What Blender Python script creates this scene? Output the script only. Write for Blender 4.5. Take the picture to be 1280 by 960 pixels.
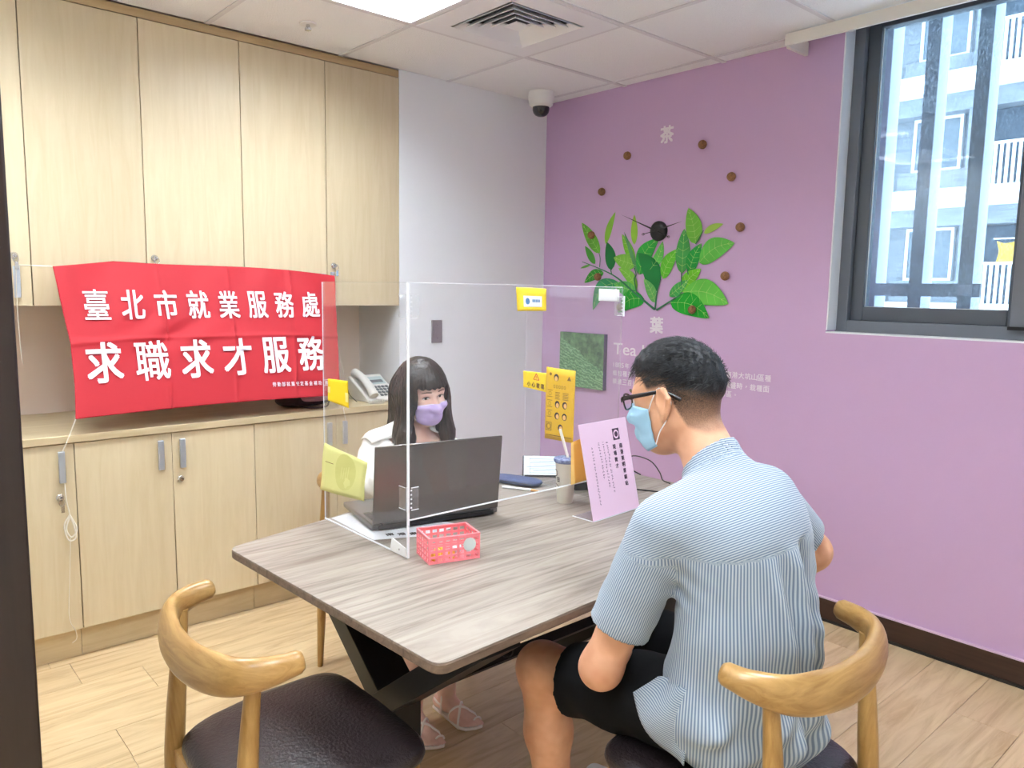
import bpy, bmesh, math, random
import numpy as np
from mathutils import Vector, Matrix

for o in list(bpy.data.objects):
    bpy.data.objects.remove(o, do_unlink=True)
SC = bpy.context.scene
COL = SC.collection
random.seed(7)
RNG = np.random.default_rng(7)

# ------------------------------------------------------------------ camera
CAM_LOC = Vector((3.4734, -3.3315, 1.4828))
YAW, PITCH, ROLL = -0.8448, -0.1213, 0.0164
fw = Vector((math.cos(PITCH) * math.sin(YAW), math.cos(PITCH) * math.cos(YAW), math.sin(PITCH)))
rt = fw.cross(Vector((0, 0, 1))).normalized()
up = rt.cross(fw)
r2 = rt * math.cos(ROLL) + up * math.sin(ROLL)
u2 = up * math.cos(ROLL) - rt * math.sin(ROLL)
cam = bpy.data.cameras.new('camera')
camo = bpy.data.objects.new('camera', cam)
COL.objects.link(camo)
m = Matrix((r2, u2, -fw)).transposed().to_4x4()
m.translation = CAM_LOC
camo.matrix_world = m
cam.sensor_width = 36
cam.lens = 957.0888 * 36 / 1280
cam.clip_start = 0.02
SC.camera = camo

# ------------------------------------------------------------------ world: overcast sky
W = bpy.data.worlds.new('sky')
SC.world = W
W.use_nodes = True
bg = W.node_tree.nodes['Background']
bg.inputs[0].default_value = (0.70, 0.86, 1.0, 1)
bg.inputs[1].default_value = 3.6

# ------------------------------------------------------------------ exposure
vs = SC.view_settings
vs.view_transform = 'Standard'
vs.look = 'None'
vs.gamma = 1
vs.use_curve_mapping = False
vs.exposure = 0.68
LAMP_STRENGTH = 20.0
try:
    SC.cycles.use_denoising = True
    SC.cycles.max_bounces = 10
    SC.cycles.transparent_max_bounces = 24
    SC.cycles.diffuse_bounces = 5
    SC.cycles.caustics_reflective = False
    SC.cycles.caustics_refractive = False
except Exception:
    pass

# ------------------------------------------------------------------ materials
def lin(c):
    c = c / 255.0
    return c / 12.92 if c <= 0.04045 else ((c + 0.055) / 1.055) ** 2.4

def rgb(r, g, b):
    return (lin(r), lin(g), lin(b), 1)

MATS = {}

def mat(name, col, rough=0.5, metal=0.0, spec=0.5, emit=None, estr=0, bump=None, coat=0, noise=None, sheen=0, sss=0):
    """col = linear rgba; noise=(scale xyz, amount, detail): darkens/lightens in streaks; bump=(scale xyz, strength)"""
    M = bpy.data.materials.new(name)
    M.use_nodes = True
    nt = M.node_tree
    b = nt.nodes['Principled BSDF']
    b.inputs['Base Color'].default_value = col
    b.inputs['Roughness'].default_value = rough
    b.inputs['Metallic'].default_value = metal
    b.inputs['Specular IOR Level'].default_value = spec
    b.inputs['Coat Weight'].default_value = coat
    if sheen:
        b.inputs['Sheen Weight'].default_value = sheen
    if sss:
        b.inputs['Subsurface Weight'].default_value = sss
        b.inputs['Subsurface Radius'].default_value = (0.012, 0.005, 0.003)
        b.inputs['Subsurface Scale'].default_value = 1.0
    if emit:
        b.inputs['Emission Color'].default_value = emit
        b.inputs['Emission Strength'].default_value = estr
    if noise or bump:
        tc = nt.nodes.new('ShaderNodeTexCoord')
    if noise:
        mp = nt.nodes.new('ShaderNodeMapping')
        mp.inputs['Scale'].default_value = noise[0]
        nt.links.new(tc.outputs['Object'], mp.inputs[0])
        nz = nt.nodes.new('ShaderNodeTexNoise')
        nz.inputs['Scale'].default_value = 1
        nz.inputs['Detail'].default_value = noise[2]
        nz.inputs['Roughness'].default_value = 0.6
        nt.links.new(mp.outputs[0], nz.inputs['Vector'])
        rp = nt.nodes.new('ShaderNodeValToRGB')
        a = noise[1]
        c2 = noise[3] if len(noise) > 3 else tuple(c * (1 - a) for c in col[:3]) + (1,)
        rp.color_ramp.elements[0].position = 0.3
        rp.color_ramp.elements[0].color = c2
        rp.color_ramp.elements[1].position = 0.68
        rp.color_ramp.elements[1].color = tuple(min(1, c * (1 + a * 0.4)) for c in col[:3]) + (1,)
        nt.links.new(nz.outputs[0], rp.inputs[0])
        nt.links.new(rp.outputs[0], b.inputs['Base Color'])
    if bump:
        mp2 = nt.nodes.new('ShaderNodeMapping')
        mp2.inputs['Scale'].default_value = bump[0]
        nt.links.new(tc.outputs['Object'], mp2.inputs[0])
        n2 = nt.nodes.new('ShaderNodeTexNoise')
        n2.inputs['Scale'].default_value = 1
        n2.inputs['Detail'].default_value = 4
        nt.links.new(mp2.outputs[0], n2.inputs['Vector'])
        bp = nt.nodes.new('ShaderNodeBump')
        bp.inputs['Strength'].default_value = bump[1]
        bp.inputs['Distance'].default_value = 0.01
        nt.links.new(n2.outputs[0], bp.inputs['Height'])
        nt.links.new(bp.outputs[0], b.inputs['Normal'])
    MATS[name] = M
    return M

def wood(name, c1, c2, scale, rough=0.4, ring=5.0, dist=3.0, coat=0.0, bump=0.05, c3=None):
    """streaky wood grain: scale stretches Object coordinates (small along the grain)"""
    M = bpy.data.materials.new(name)
    M.use_nodes = True
    nt = M.node_tree
    N, L = nt.nodes, nt.links
    b = N['Principled BSDF']
    b.inputs['Roughness'].default_value = rough
    b.inputs['Coat Weight'].default_value = coat
    tc = N.new('ShaderNodeTexCoord')
    oi = N.new('ShaderNodeObjectInfo')
    add = N.new('ShaderNodeVectorMath'); add.operation = 'ADD'
    mul = N.new('ShaderNodeVectorMath'); mul.operation = 'SCALE'
    mul.inputs[0].default_value = (7.3, 3.1, 5.7)
    L.new(oi.outputs['Random'], mul.inputs['Scale'])
    L.new(tc.outputs['Object'], add.inputs[0]); L.new(mul.outputs[0], add.inputs[1])
    mp = N.new('ShaderNodeMapping'); mp.inputs['Scale'].default_value = scale
    L.new(add.outputs[0], mp.inputs[0])
    n1 = N.new('ShaderNodeTexNoise'); n1.inputs['Scale'].default_value = ring; n1.inputs['Detail'].default_value = 6
    n1.inputs['Roughness'].default_value = 0.62; n1.inputs['Distortion'].default_value = dist
    L.new(mp.outputs[0], n1.inputs['Vector'])
    rp = N.new('ShaderNodeValToRGB')
    rp.color_ramp.elements[0].position = 0.32; rp.color_ramp.elements[0].color = c2
    rp.color_ramp.elements[1].position = 0.66; rp.color_ramp.elements[1].color = c1
    if c3:
        e = rp.color_ramp.elements.new(0.5); e.color = c3
    L.new(n1.outputs[0], rp.inputs[0])
    hs = N.new('ShaderNodeHueSaturation')
    mr = N.new('ShaderNodeMapRange'); mr.inputs[3].default_value = 0.94; mr.inputs[4].default_value = 1.05
    L.new(oi.outputs['Random'], mr.inputs[0]); L.new(mr.outputs[0], hs.inputs['Value'])
    L.new(rp.outputs[0], hs.inputs['Color'])
    L.new(hs.outputs[0], b.inputs['Base Color'])
    bp = N.new('ShaderNodeBump'); bp.inputs['Strength'].default_value = bump; bp.inputs['Distance'].default_value = 0.004
    L.new(n1.outputs[0], bp.inputs['Height']); L.new(bp.outputs[0], b.inputs['Normal'])
    MATS[name] = M
    return M

def clear(name, tint=(0.97, 0.98, 0.985), refl=0.09, haze=0.0, hazecol=(1, 1, 1), rough=0.02):
    """thin clear sheet: transparent, with a Fresnel reflection and an optional milky share"""
    M = bpy.data.materials.new(name)
    M.use_nodes = True
    nt = M.node_tree
    N, L = nt.nodes, nt.links
    for n in list(N):
        N.remove(n)
    out = N.new('ShaderNodeOutputMaterial')
    tr = N.new('ShaderNodeBsdfTransparent'); tr.inputs[0].default_value = tint + (1,)
    gl = N.new('ShaderNodeBsdfGlossy'); gl.inputs['Roughness'].default_value = rough
    df = N.new('ShaderNodeBsdfDiffuse'); df.inputs[0].default_value = hazecol + (1,)
    lw = N.new('ShaderNodeLayerWeight'); lw.inputs[0].default_value = 0.12
    mu = N.new('ShaderNodeMath'); mu.operation = 'MULTIPLY_ADD'
    mu.inputs[1].default_value = 0.3; mu.inputs[2].default_value = refl * 0.3
    L.new(lw.outputs['Fresnel'], mu.inputs[0])
    m1 = N.new('ShaderNodeMixShader'); m1.inputs[0].default_value = haze
    L.new(tr.outputs[0], m1.inputs[1]); L.new(df.outputs[0], m1.inputs[2])
    m2 = N.new('ShaderNodeMixShader')
    L.new(mu.outputs[0], m2.inputs[0]); L.new(m1.outputs[0], m2.inputs[1]); L.new(gl.outputs[0], m2.inputs[2])
    L.new(m2.outputs[0], out.inputs[0])
    MATS[name] = M
    return M, m1

# ------------------------------------------------------------------ mesh helpers
class MB:
    """collects geometry for ONE mesh object"""
    def __init__(s):
        s.v = []; s.f = []
    def add(s, vs, fs):
        o = len(s.v)
        s.v += [tuple(map(float, q)) for q in vs]
        s.f += [tuple(i + o for i in q) for q in fs]
        return s
    def box(s, x0, y0, z0, x1, y1, z1):
        vs = [(x, y, z) for z in (z0, z1) for y in (y0, y1) for x in (x0, x1)]
        return s.add(vs, [(0, 2, 3, 1), (4, 5, 7, 6), (0, 1, 5, 4), (2, 6, 7, 3), (0, 4, 6, 2), (1, 3, 7, 5)])
    def obox(s, c, ax, ay, az, hx, hy, hz):
        c, ax, ay, az = map(Vector, (c, ax, ay, az))
        vs = [c + ax * (hx * i) + ay * (hy * j) + az * (hz * k) for k in (-1, 1) for j in (-1, 1) for i in (-1, 1)]
        return s.add(vs, [(0, 2, 3, 1), (4, 5, 7, 6), (0, 1, 5, 4), (2, 6, 7, 3), (0, 4, 6, 2), (1, 3, 7, 5)])
    def prism(s, pts, O, U, V, Nn, t):
        """closed outline pts (u,v) in frame O,U,V extruded by t along Nn"""
        O, U, V, Nn = map(Vector, (O, U, V, Nn))
        n = len(pts)
        a = [O + U * q[0] + V * q[1] for q in pts]
        b = [q + Nn * t for q in a]
        area = sum(pts[i][0] * pts[(i + 1) % n][1] - pts[(i + 1) % n][0] * pts[i][1] for i in range(n))
        if area * (U.cross(V)).dot(Nn) * (1 if t > 0 else -1) < 0:
            a.reverse(); b.reverse()
        fs = [tuple(range(n, 2 * n)), tuple(range(n - 1, -1, -1))]
        fs += [(i, (i + 1) % n, (i + 1) % n + n, i + n) for i in range(n)]
        return s.add(a + b, fs)
    def tube(s, path, rad, n=8, caps=True, ell=None, upv=None):
        """path of points, radius per point (float or list); ell=list of (rn, rb) half axes"""
        P = [Vector(q) for q in path]
        k = len(P)
        if not isinstance(rad, (list, tuple)):
            rad = [rad] * k
        T = []
        for i in range(k):
            d = P[min(i + 1, k - 1)] - P[max(i - 1, 0)]
            T.append(d.normalized())
        ref = Vector(upv) if upv else (Vector((0, 0, 1)) if abs(T[0].z) < 0.9 else Vector((1, 0, 0)))
        nrm = (ref - T[0] * ref.dot(T[0])).normalized()
        rings = []
        for i in range(k):
            src = Vector(upv) if upv else nrm
            nn = src - T[i] * src.dot(T[i])
            nrm = nn.normalized() if nn.length > 1e-6 else nrm
            bn = T[i].cross(nrm)
            a, b = ell[i] if ell else (rad[i], rad[i])
            rings.append([P[i] + nrm * (a * math.cos(2 * math.pi * j / n)) + bn * (b * math.sin(2 * math.pi * j / n)) for j in range(n)])
        vs = [q for r in rings for q in r]
        fs = []
        for i in range(k - 1):
            for j in range(n):
                j2 = (j + 1) % n
                fs.append((i * n + j, i * n + j2, (i + 1) * n + j2, (i + 1) * n + j))
        if caps:
            fs.append(tuple(range(n - 1, -1, -1)))
            fs.append(tuple(range((k - 1) * n, k * n)))
        return s.add(vs, fs)
    def lathe(s, prof, c, n=24, axis=(0, 0, 1)):
        """prof = [(r, h)], revolved about axis through c"""
        ax = Vector(axis).normalized()
        e1 = ax.orthogonal().normalized(); e2 = ax.cross(e1)
        c = Vector(c)
        vs = []
        for r, h in prof:
            for j in range(n):
                a = 2 * math.pi * j / n
                vs.append(c + ax * h + (e1 * math.cos(a) + e2 * math.sin(a)) * max(r, 1e-5))
        fs = []
        for i in range(len(prof) - 1):
            for j in range(n):
                j2 = (j + 1) % n
                fs.append((i * n + j, i * n + j2, (i + 1) * n + j2, (i + 1) * n + j))
        fs.append(tuple(range(n - 1, -1, -1)))
        fs.append(tuple(range((len(prof) - 1) * n, len(prof) * n)))
        return s.add(vs, fs)
    def grid(s, fn, nu, nv, closed=False):
        vs = [fn(i / nu, j / nv) for j in range(nv + 1) for i in range(nu + 1)]
        fs = [(j * (nu + 1) + i, j * (nu + 1) + i + 1, (j + 1) * (nu + 1) + i + 1, (j + 1) * (nu + 1) + i) for j in range(nv) for i in range(nu)]
        return s.add(vs, fs)
    def build(s, name, m, parent=None, world=True, smooth=None, bevel=0, seg=2, solid=0, kind=None):
        me = bpy.data.meshes.new(name)
        vs = s.v
        if parent is not None and world:
            inv = world_of(parent).inverted()
            vs = [tuple(inv @ Vector(q)) for q in vs]
        me.from_pydata(vs, [], s.f)
        me.validate()
        o = bpy.data.objects.new(name, me)
        COL.objects.link(o)
        me.materials.append(MATS[m] if isinstance(m, str) else m)
        if parent is not None:
            o.parent = parent
        if solid:
            md = o.modifiers.new('solid', 'SOLIDIFY'); md.thickness = solid; md.offset = 0
        if bevel:
            md = o.modifiers.new('bevel', 'BEVEL'); md.width = bevel; md.segments = seg; md.limit_method = 'ANGLE'; md.angle_limit = math.radians(40)
            md.harden_normals = False
        if smooth is None:
            smooth = 35 if bevel else 0
        if smooth:
            me.polygons.foreach_set('use_smooth', [True] * len(me.polygons))
            try:
                me.set_sharp_from_angle(angle=math.radians(smooth))
            except Exception:
                pass
        if kind:
            o['kind'] = kind
        return o

WORLD = {}
def world_of(o):
    M = Matrix.Identity(4)
    while o is not None:
        M = Matrix.Translation(o.location) @ o.rotation_euler.to_matrix().to_4x4() @ M
        o = o.parent
    return M

def tag(o, label, cat, group=None):
    o['label'] = label; o['category'] = cat
    if group:
        o['group'] = group
    return o

def thing(name, label, cat, loc=(0, 0, 0), rz=0.0, group=None):
    o = bpy.data.objects.new(name, None)
    o.empty_display_size = 0.05
    COL.objects.link(o)
    o.location = loc
    o.rotation_euler = (0, 0, rz)
    return tag(o, label, cat, group)

def struct(o):
    o['kind'] = 'structure'
    return o

def dup(root, loc, rz, label):
    r = root.copy(); COL.objects.link(r)
    r.location = loc; r.rotation_euler = (0, 0, rz); r['label'] = label
    for ch in list(root.children):
        c = ch.copy(); COL.objects.link(c); c.parent = r
        for g in list(ch.children):
            d = g.copy(); COL.objects.link(d); d.parent = c
    return r

def crom(P, n=8):
    """Catmull-Rom through the points"""
    P = [np.array(q, float) for q in P]
    Q = [2 * P[0] - P[1]] + P + [2 * P[-1] - P[-2]]
    out = []
    for i in range(1, len(Q) - 2):
        for k in range(n):
            t = k / n
            a, b, c, d = Q[i - 1], Q[i], Q[i + 1], Q[i + 2]
            out.append(0.5 * (2 * b + (c - a) * t + (2 * a - 5 * b + 4 * c - d) * t * t + (3 * b - a - 3 * c + d) * t ** 3))
    out.append(P[-1])
    return out

def lerp(xs, t):
    """piecewise linear over [(t, v)]"""
    return float(np.interp(t, [q[0] for q in xs], [q[1] for q in xs]))

def rrect(w, h, r, n=4):
    """rounded rectangle outline centred on 0"""
    pts = []
    for cx, cy, a0 in ((w / 2 - r, h / 2 - r, 0), (-w / 2 + r, h / 2 - r, 90), (-w / 2 + r, -h / 2 + r, 180), (w / 2 - r, -h / 2 + r, 270)):
        for k in range(n + 1):
            a = math.radians(a0 + 90 * k / n)
            pts.append((cx + r * math.cos(a), cy + r * math.sin(a)))
    return pts

def glyphs(body, bold=0.0, res=3):
    """outline of a string as flat triangles, normalised so that its box is [0,1]x[0,1]; returns verts, faces, aspect w/h"""
    cu = bpy.data.curves.new('t', 'FONT')
    cu.body = body; cu.size = 1; cu.resolution_u = res; cu.offset = bold; cu.fill_mode = 'BOTH'
    ob = bpy.data.objects.new('t', cu)
    COL.objects.link(ob)
    dg = bpy.context.evaluated_depsgraph_get()
    me = ob.evaluated_get(dg).to_mesh()
    V = np.array([tuple(q.co) for q in me.vertices]).reshape(-1, 3)
    F = [tuple(q.vertices) for q in me.polygons]
    ob.evaluated_get(dg).to_mesh_clear()
    bpy.data.objects.remove(ob, do_unlink=True)
    bpy.data.curves.remove(cu)
    if len(V) == 0:
        return np.zeros((0, 2)), [], 1
    lo = V[:, :2].min(0); hi = V[:, :2].max(0)
    sz = np.maximum(hi - lo, 1e-6)
    return (V[:, :2] - lo) / sz, F, sz[0] / sz[1]

GC = {}
def put_text(mb, body, O, U, V, w, h, bold=0.0, fn=None, off=0.0):
    """adds a string of box w x h whose centre lies at O (or maps its centre-based (x,y) through fn); bold = stroke growth as a share of h"""
    if body not in GC:
        GC[body] = glyphs(body, 0.0)
    P, F, asp = GC[body]
    if w is None:
        w = h * asp
    g = bold * h
    offs = [(0, 0)] if g == 0 else [(-g, -g), (g, -g), (g, g), (-g, g), (0, 0)]
    ev = lambda x, y: Vector(fn(x, y)) if fn else Vector(O) + Vector(U) * x + Vector(V) * y
    c0 = ev(0, 0)
    nn = (ev(h * 0.2, 0) - c0).cross(ev(0, h * 0.2) - c0).normalized()
    for k, (ox, oy) in enumerate(offs):
        mb.add([ev((a - 0.5) * (w - 2 * g) + ox, (b - 0.5) * (h - 2 * g) + oy) + nn * (0.00025 * k) for a, b in P], F)
    return mb

# ------------------------------------------------------------------ material set
mat('purple_paint', rgb(204, 172, 210), 0.6, spec=0.3, bump=((90, 90, 90), 0.05))
mat('white_paint', rgb(240, 243, 248), 0.6, spec=0.3, bump=((90, 90, 90), 0.05))
mat('niche_lit_paint', rgb(252, 238, 228), 0.6, spec=0.3)  # pale warm tint stands in for red light bounced off the banner
mat('corridor_paint', rgb(220, 218, 214), 0.7)
mat('ceiling_tile', rgb(246, 248, 250), 0.9, spec=0.1, bump=((160, 160, 160), 0.4), noise=((260, 260, 260), 0.10, 2))
mat('ceiling_bar', rgb(222, 222, 226), 0.5)
mat('slab', rgb(180, 180, 180), 0.8)
mat('baseboard_wood', rgb(62, 42, 34), 0.35, noise=((3, 60, 60), 0.35, 4))
mat('baseboard_cap', rgb(215, 190, 215), 0.4)
mat('jamb', rgb(40, 26, 22), 0.35, noise=((60, 60, 3), 0.3, 4))
wood('maple', rgb(216, 200, 168), rgb(208, 190, 155), (11, 11, 0.9), 0.38, 3.0, 0.8, bump=0.01)
wood('maple_top', rgb(212, 195, 160), rgb(196, 176, 140), (9, 0.8, 9), 0.38, 3.0, 0.8, bump=0.01)
wood('maple_trim', rgb(198, 172, 128), rgb(180, 152, 108), (9, 0.8, 9), 0.4, 3.0, 0.8, bump=0.01)
mat('gap_dark', rgb(96, 74, 50), 0.8)
wood('floor_oak', rgb(220, 196, 156), rgb(190, 160, 118), (9.0, 0.9, 9.0), 0.33, 1.6, 2.2, bump=0.02, c3=rgb(210, 184, 144))
wood('table_wood', rgb(164, 154, 144), rgb(118, 106, 96), (22.0, 1.3, 22.0), 0.5, 1.2, 1.8, bump=0.02, c3=rgb(150, 139, 129))
wood('table_edge', rgb(128, 108, 92), rgb(92, 76, 64), (30, 4, 30), 0.5, 1.5, 1, bump=0.02)
wood('chair_oak', rgb(188, 150, 90), rgb(150, 110, 56), (16, 16, 2.4), 0.33, 1.6, 1.6, coat=0.15, bump=0.02)
wood('rail_oak', rgb(188, 150, 92), rgb(152, 112, 58), (10, 3.2, 30), 0.33, 1.6, 1.2, coat=0.15, bump=0.02)
mat('leather', rgb(42, 34, 36), 0.32, spec=0.5, noise=((14, 14, 14), 0.45, 5), bump=((130, 130, 130), 0.25))
mat('black_steel', rgb(24, 24, 26), 0.42, spec=0.4)
mat('window_grey', rgb(112, 117, 126), 0.42, metal=0.0, spec=0.5)
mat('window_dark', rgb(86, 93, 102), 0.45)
mat('black_plastic', rgb(26, 26, 28), 0.4)
mat('gasket', rgb(18, 18, 20), 0.7)
mat('white_plastic', rgb(236, 236, 236), 0.4)
mat('pelmet_white', rgb(232, 230, 224), 0.5)
mat('chrome', rgb(210, 210, 212), 0.2, metal=1.0)
mat('brushed', rgb(196, 204, 216), 0.38, metal=0.75)
mat('string', rgb(232, 226, 214), 0.8)
mat('lamp_glow', (1, 1, 1, 1), 0.5, emit=(0.88, 0.95, 1.0, 1), estr=LAMP_STRENGTH)
mat('louver', rgb(232, 234, 240), 0.18, metal=0.9)
mat('fixture_white', rgb(228, 230, 234), 0.5)
mat('vent_white', rgb(236, 238, 242), 0.45)
mat('vent_dark', rgb(70, 70, 78), 0.8)
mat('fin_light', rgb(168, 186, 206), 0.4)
mat('bld_grey', rgb(122, 130, 140), 0.8, noise=((1.5, 1.5, 14), 0.3, 3))
mat('bld_white', rgb(226, 228, 230), 0.7)
mat('bld_glass', rgb(70, 88, 104), 0.08, spec=0.8)
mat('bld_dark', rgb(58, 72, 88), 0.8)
mat('yellow_cloth', rgb(232, 190, 60), 0.8)
mat('plant_green', rgb(90, 130, 70), 0.8)
clear('window_glass', tint=(0.90, 0.95, 0.97), refl=0.12, haze=0.0, hazecol=(0.8, 0.9, 1.0))
def speckle():
    """rain-spotted outer glass: fine streaky specks"""
    M = MATS['window_glass']; nt = M.node_tree; N, L = nt.nodes, nt.links
    df = [n for n in N if n.type == 'BSDF_DIFFUSE'][0]; tl = N.new('ShaderNodeBsdfTranslucent'); tl.inputs[0].default_value = (0.72, 0.86, 0.98, 1)
    m1 = [n for n in N if n.type == 'MIX_SHADER' and not n.inputs[0].is_linked][0]
    L.new(tl.outputs[0], m1.inputs[2])
    tc = N.new('ShaderNodeTexCoord'); mp = N.new('ShaderNodeMapping')
    mp.inputs['Rotation'].default_value = (0, 0.6, 0); mp.inputs['Scale'].default_value = (130, 130, 60)
    nz = N.new('ShaderNodeTexNoise'); nz.inputs['Scale'].default_value = 1; nz.inputs['Detail'].default_value = 5
    nz.inputs['Roughness'].default_value = 0.75
    big = N.new('ShaderNodeTexNoise'); big.inputs['Scale'].default_value = 2.2
    rp = N.new('ShaderNodeMapRange'); rp.inputs[1].default_value = 0.48; rp.inputs[2].default_value = 0.68
    rp.inputs[3].default_value = 0.06; rp.inputs[4].default_value = 0.5
    ml = N.new('ShaderNodeMath'); ml.operation = 'MULTIPLY'
    L.new(tc.outputs['Object'], mp.inputs[0]); L.new(mp.outputs[0], nz.inputs['Vector']); L.new(tc.outputs['Object'], big.inputs['Vector'])
    L.new(nz.outputs[0], rp.inputs[0]); L.new(rp.outputs[0], ml.inputs[0]); L.new(big.outputs[0], ml.inputs[1])
    L.new(ml.outputs[0], m1.inputs[0])
speckle()

H = 2.6
# ------------------------------------------------------------------ floor with planks
floor = struct(MB().box(-0.7, -5.1, -0.12, 4.5, 0.3, -0.012).build('floor', 'slab'))
PW, PL = 0.2, 1.22
plank_cache = {}
rowoff = {1: -2.726, 4: -2.713}
for i in range(0, 22):
    x0 = 0.0 + i * PW
    off = rowoff.get(i, -0.35 - ((i * 0.473) % PL))
    off = off - math.ceil((off - 0.0) / PL) * PL
    y = off + PL
    cuts = [0.0]
    while y > -4.95:
        if -4.9 < y < -0.06:
            cuts.append(y)
        y -= PL
    cuts.append(-4.9)
    for a, b in zip(cuts[:-1], cuts[1:]):
        L_ = a - b
        key = round(L_, 3)
        if key not in plank_cache:
            o = MB().box(-PW / 2 + 0.0006, -L_ / 2 + 0.0006, -0.012, PW / 2 - 0.0006, L_ / 2 - 0.0006, 0).build('floor_plank', 'floor_oak', bevel=0.0008, seg=1)
            plank_cache[key] = o
        else:
            o = plank_cache[key].copy(); COL.objects.link(o)
        o.parent = floor
        o.location = (x0 + PW / 2, (a + b) / 2, 0)

# ------------------------------------------------------------------ walls
WX0, WX1, WZ0, WZ1 = 1.832, 3.75, 1.318, 2.73
wb = MB()
wb.box(-0.6, 0, 0, WX0, 0.2, H + 0.15)
wb.box(WX1, 0, 0, 4.5, 0.2, H + 0.15)
wb.box(WX0, 0, 0, WX1, 0.2, WZ0)
wb.box(WX0, 0, WZ1, WX1, 0.2, H + 0.15)
wall_back = struct(wb.build('wall_back', 'purple_paint'))
YC = -1.06          # where the white pier ends and the cabinets start
wall_left = struct(MB().box(-0.6, YC, 0, 0, 0, H + 0.15).build('wall_left', 'white_paint'))
wall_niche = struct(MB().box(-0.6, -3.35, 0, -0.42, YC, H + 0.15).build('wall_niche', 'niche_lit_paint'))
wall_front = struct(MB().box(-0.6, -3.45, 0, 2.06, -3.35, H + 0.15).build('wall_front', 'corridor_paint'))
wall_right = struct(MB().box(4.3, -5.1, 0, 4.5, 0, H + 0.15).build('wall_right', 'corridor_paint'))
wall_rear = struct(MB().box(-0.6, -5.1, 0, 4.3, -4.95, H + 0.15).build('wall_rear', 'corridor_paint'))
wall_corridor = struct(MB().box(-0.6, -4.95, 0, -0.42, -3.45, H + 0.15).build('wall_corridor', 'corridor_paint'))
# door jamb the camera looks past
jamb = MB().box(2.06, -3.45, 0, 2.275, -3.15, H)
struct(jamb.build('trim_1', 'jamb', bevel=0.004))
# baseboard along the purple wall
bbm = MB().box(0.0, -0.012, 0.012, 4.3, 0, 0.105)
bb = struct(bbm.build('baseboard_back', 'baseboard_wood'))
MB().box(0.0, -0.014, 0.105, 4.3, 0, 0.111).build('top_strip', 'baseboard_cap', bb)
MB().box(0.0, -0.018, 0.0, 4.3, 0, 0.012).build('foot_strip', 'black_plastic', bb)
struct(MB().box(0, -1.06, 0, 0.012, -0.014, 0.105).build('baseboard_left', 'baseboard_wood'))

# ------------------------------------------------------------------ ceiling: slab, bars, tiles
ceil = struct(MB().box(-0.6, -5.1, H + 0.15, 4.5, 0.3, H + 0.3).build('ceiling', 'slab'))
GX = [0.0] + [0.613 + 0.624 * i for i in range(0, 6)] + [4.3]
GY = [0.0] + [-0.105 - 0.645 * i for i in range(0, 8)] + [-4.95]
LAMPS = [(1, 3), (4, 3), (1, 5), (4, 5), (2, 7), (4, 7), (0, 7)]
VENTS = [(1, 2)]
bars = MB()
for x in GX[1:-1]:
    bars.box(x - 0.011, -4.95, H - 0.002, x + 0.011, 0, H + 0.03)
for y in GY[1:-1]:
    bars.box(0, y - 0.011, H - 0.001, 4.3, y + 0.011, H + 0.03)
bars.build('ceiling_grid', 'ceiling_bar', ceil)
tcache = {}
for i in range(len(GX) - 1):
    for j in range(len(GY) - 1):
        if (i, j) in LAMPS or (i, j) in VENTS:
            continue
        x0, x1, y1, y0 = GX[i], GX[i + 1], GY[j], GY[j + 1]
        k = (round(x1 - x0, 3), round(y1 - y0, 3))
        if k not in tcache:
            o = MB().box(-k[0] / 2 + 0.004, -k[1] / 2 + 0.004, 0, k[0] / 2 - 0.004, k[1] / 2 - 0.004, 0.015).build('ceiling_tile', 'ceiling_tile')
            tcache[k] = o
        else:
            o = tcache[k].copy(); COL.objects.link(o)
        o.parent = ceil
        o.location = ((x0 + x1) / 2, (y0 + y1) / 2, H + 0.003)

def ceiling_lamp(i, j, label):
    x0, x1, y1, y0 = GX[i] + 0.012, GX[i + 1] - 0.012, GY[j] - 0.012, GY[j + 1] + 0.012
    cx, cy = (x0 + x1) / 2, (y0 + y1) / 2
    t = thing('ceiling_light', label, 'ceiling light', (cx, cy, H), group='louvred ceiling lights')
    w, l = x1 - x0, y1 - y0
    fr = MB()
    for a, b, c, d in ((x0, y0, x1, y0 + 0.015), (x0, y1 - 0.015, x1, y1), (x0, y0 + 0.015, x0 + 0.015, y1 - 0.015), (x1 - 0.015, y0 + 0.015, x1, y1 - 0.015)):
        fr.box(a, b, H - 0.004, c, d, H + 0.1)
    fr.box(x0, y0, H + 0.1, x1, y1, H + 0.12)
    fr.build('housing', 'fixture_white', t)
    for q in range(3):
        xx = x0 + w * (q + 0.5) / 3
        MB().tube([(xx, y0 + 0.03, H + 0.034), (xx, y1 - 0.03, H + 0.034)], 0.012, 10).build('tube_lamp', 'lamp_glow', t, smooth=60)
    MB().box(x0 + 0.016, y0 + 0.016, H + 0.052, x1 - 0.016, y1 - 0.016, H + 0.055).build('glow_plate', 'lamp_glow', t)
    # slanted cross blades and two long reflectors
    for q in range(1, 8):
        yy = y0 + l * q / 8
        MB().prism([(-0.004, 0.024), (0.004, 0.024), (0.001, 0), (-0.001, 0)], (x0 + 0.016, yy, H + 0.004), (0, 1, 0), (0, 0, 1), (1, 0, 0), w - 0.032).build('blade', 'louver', t)
    for q in (1, 2):
        xx = x0 + w * q / 3
        MB().prism([(-0.01, 0.03), (0.01, 0.03), (0.002, 0), (-0.002, 0)], (xx, y0 + 0.016, H + 0.003), (1, 0, 0), (0, 0, 1), (0, 1, 0), l - 0.032).build('reflector', 'louver', t)
    return t
ceiling_lamp(1, 3, 'square louvred fluorescent ceiling light next to the air vent')
ceiling_lamp(4, 3, 'square louvred fluorescent ceiling light above the seated man')
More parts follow.
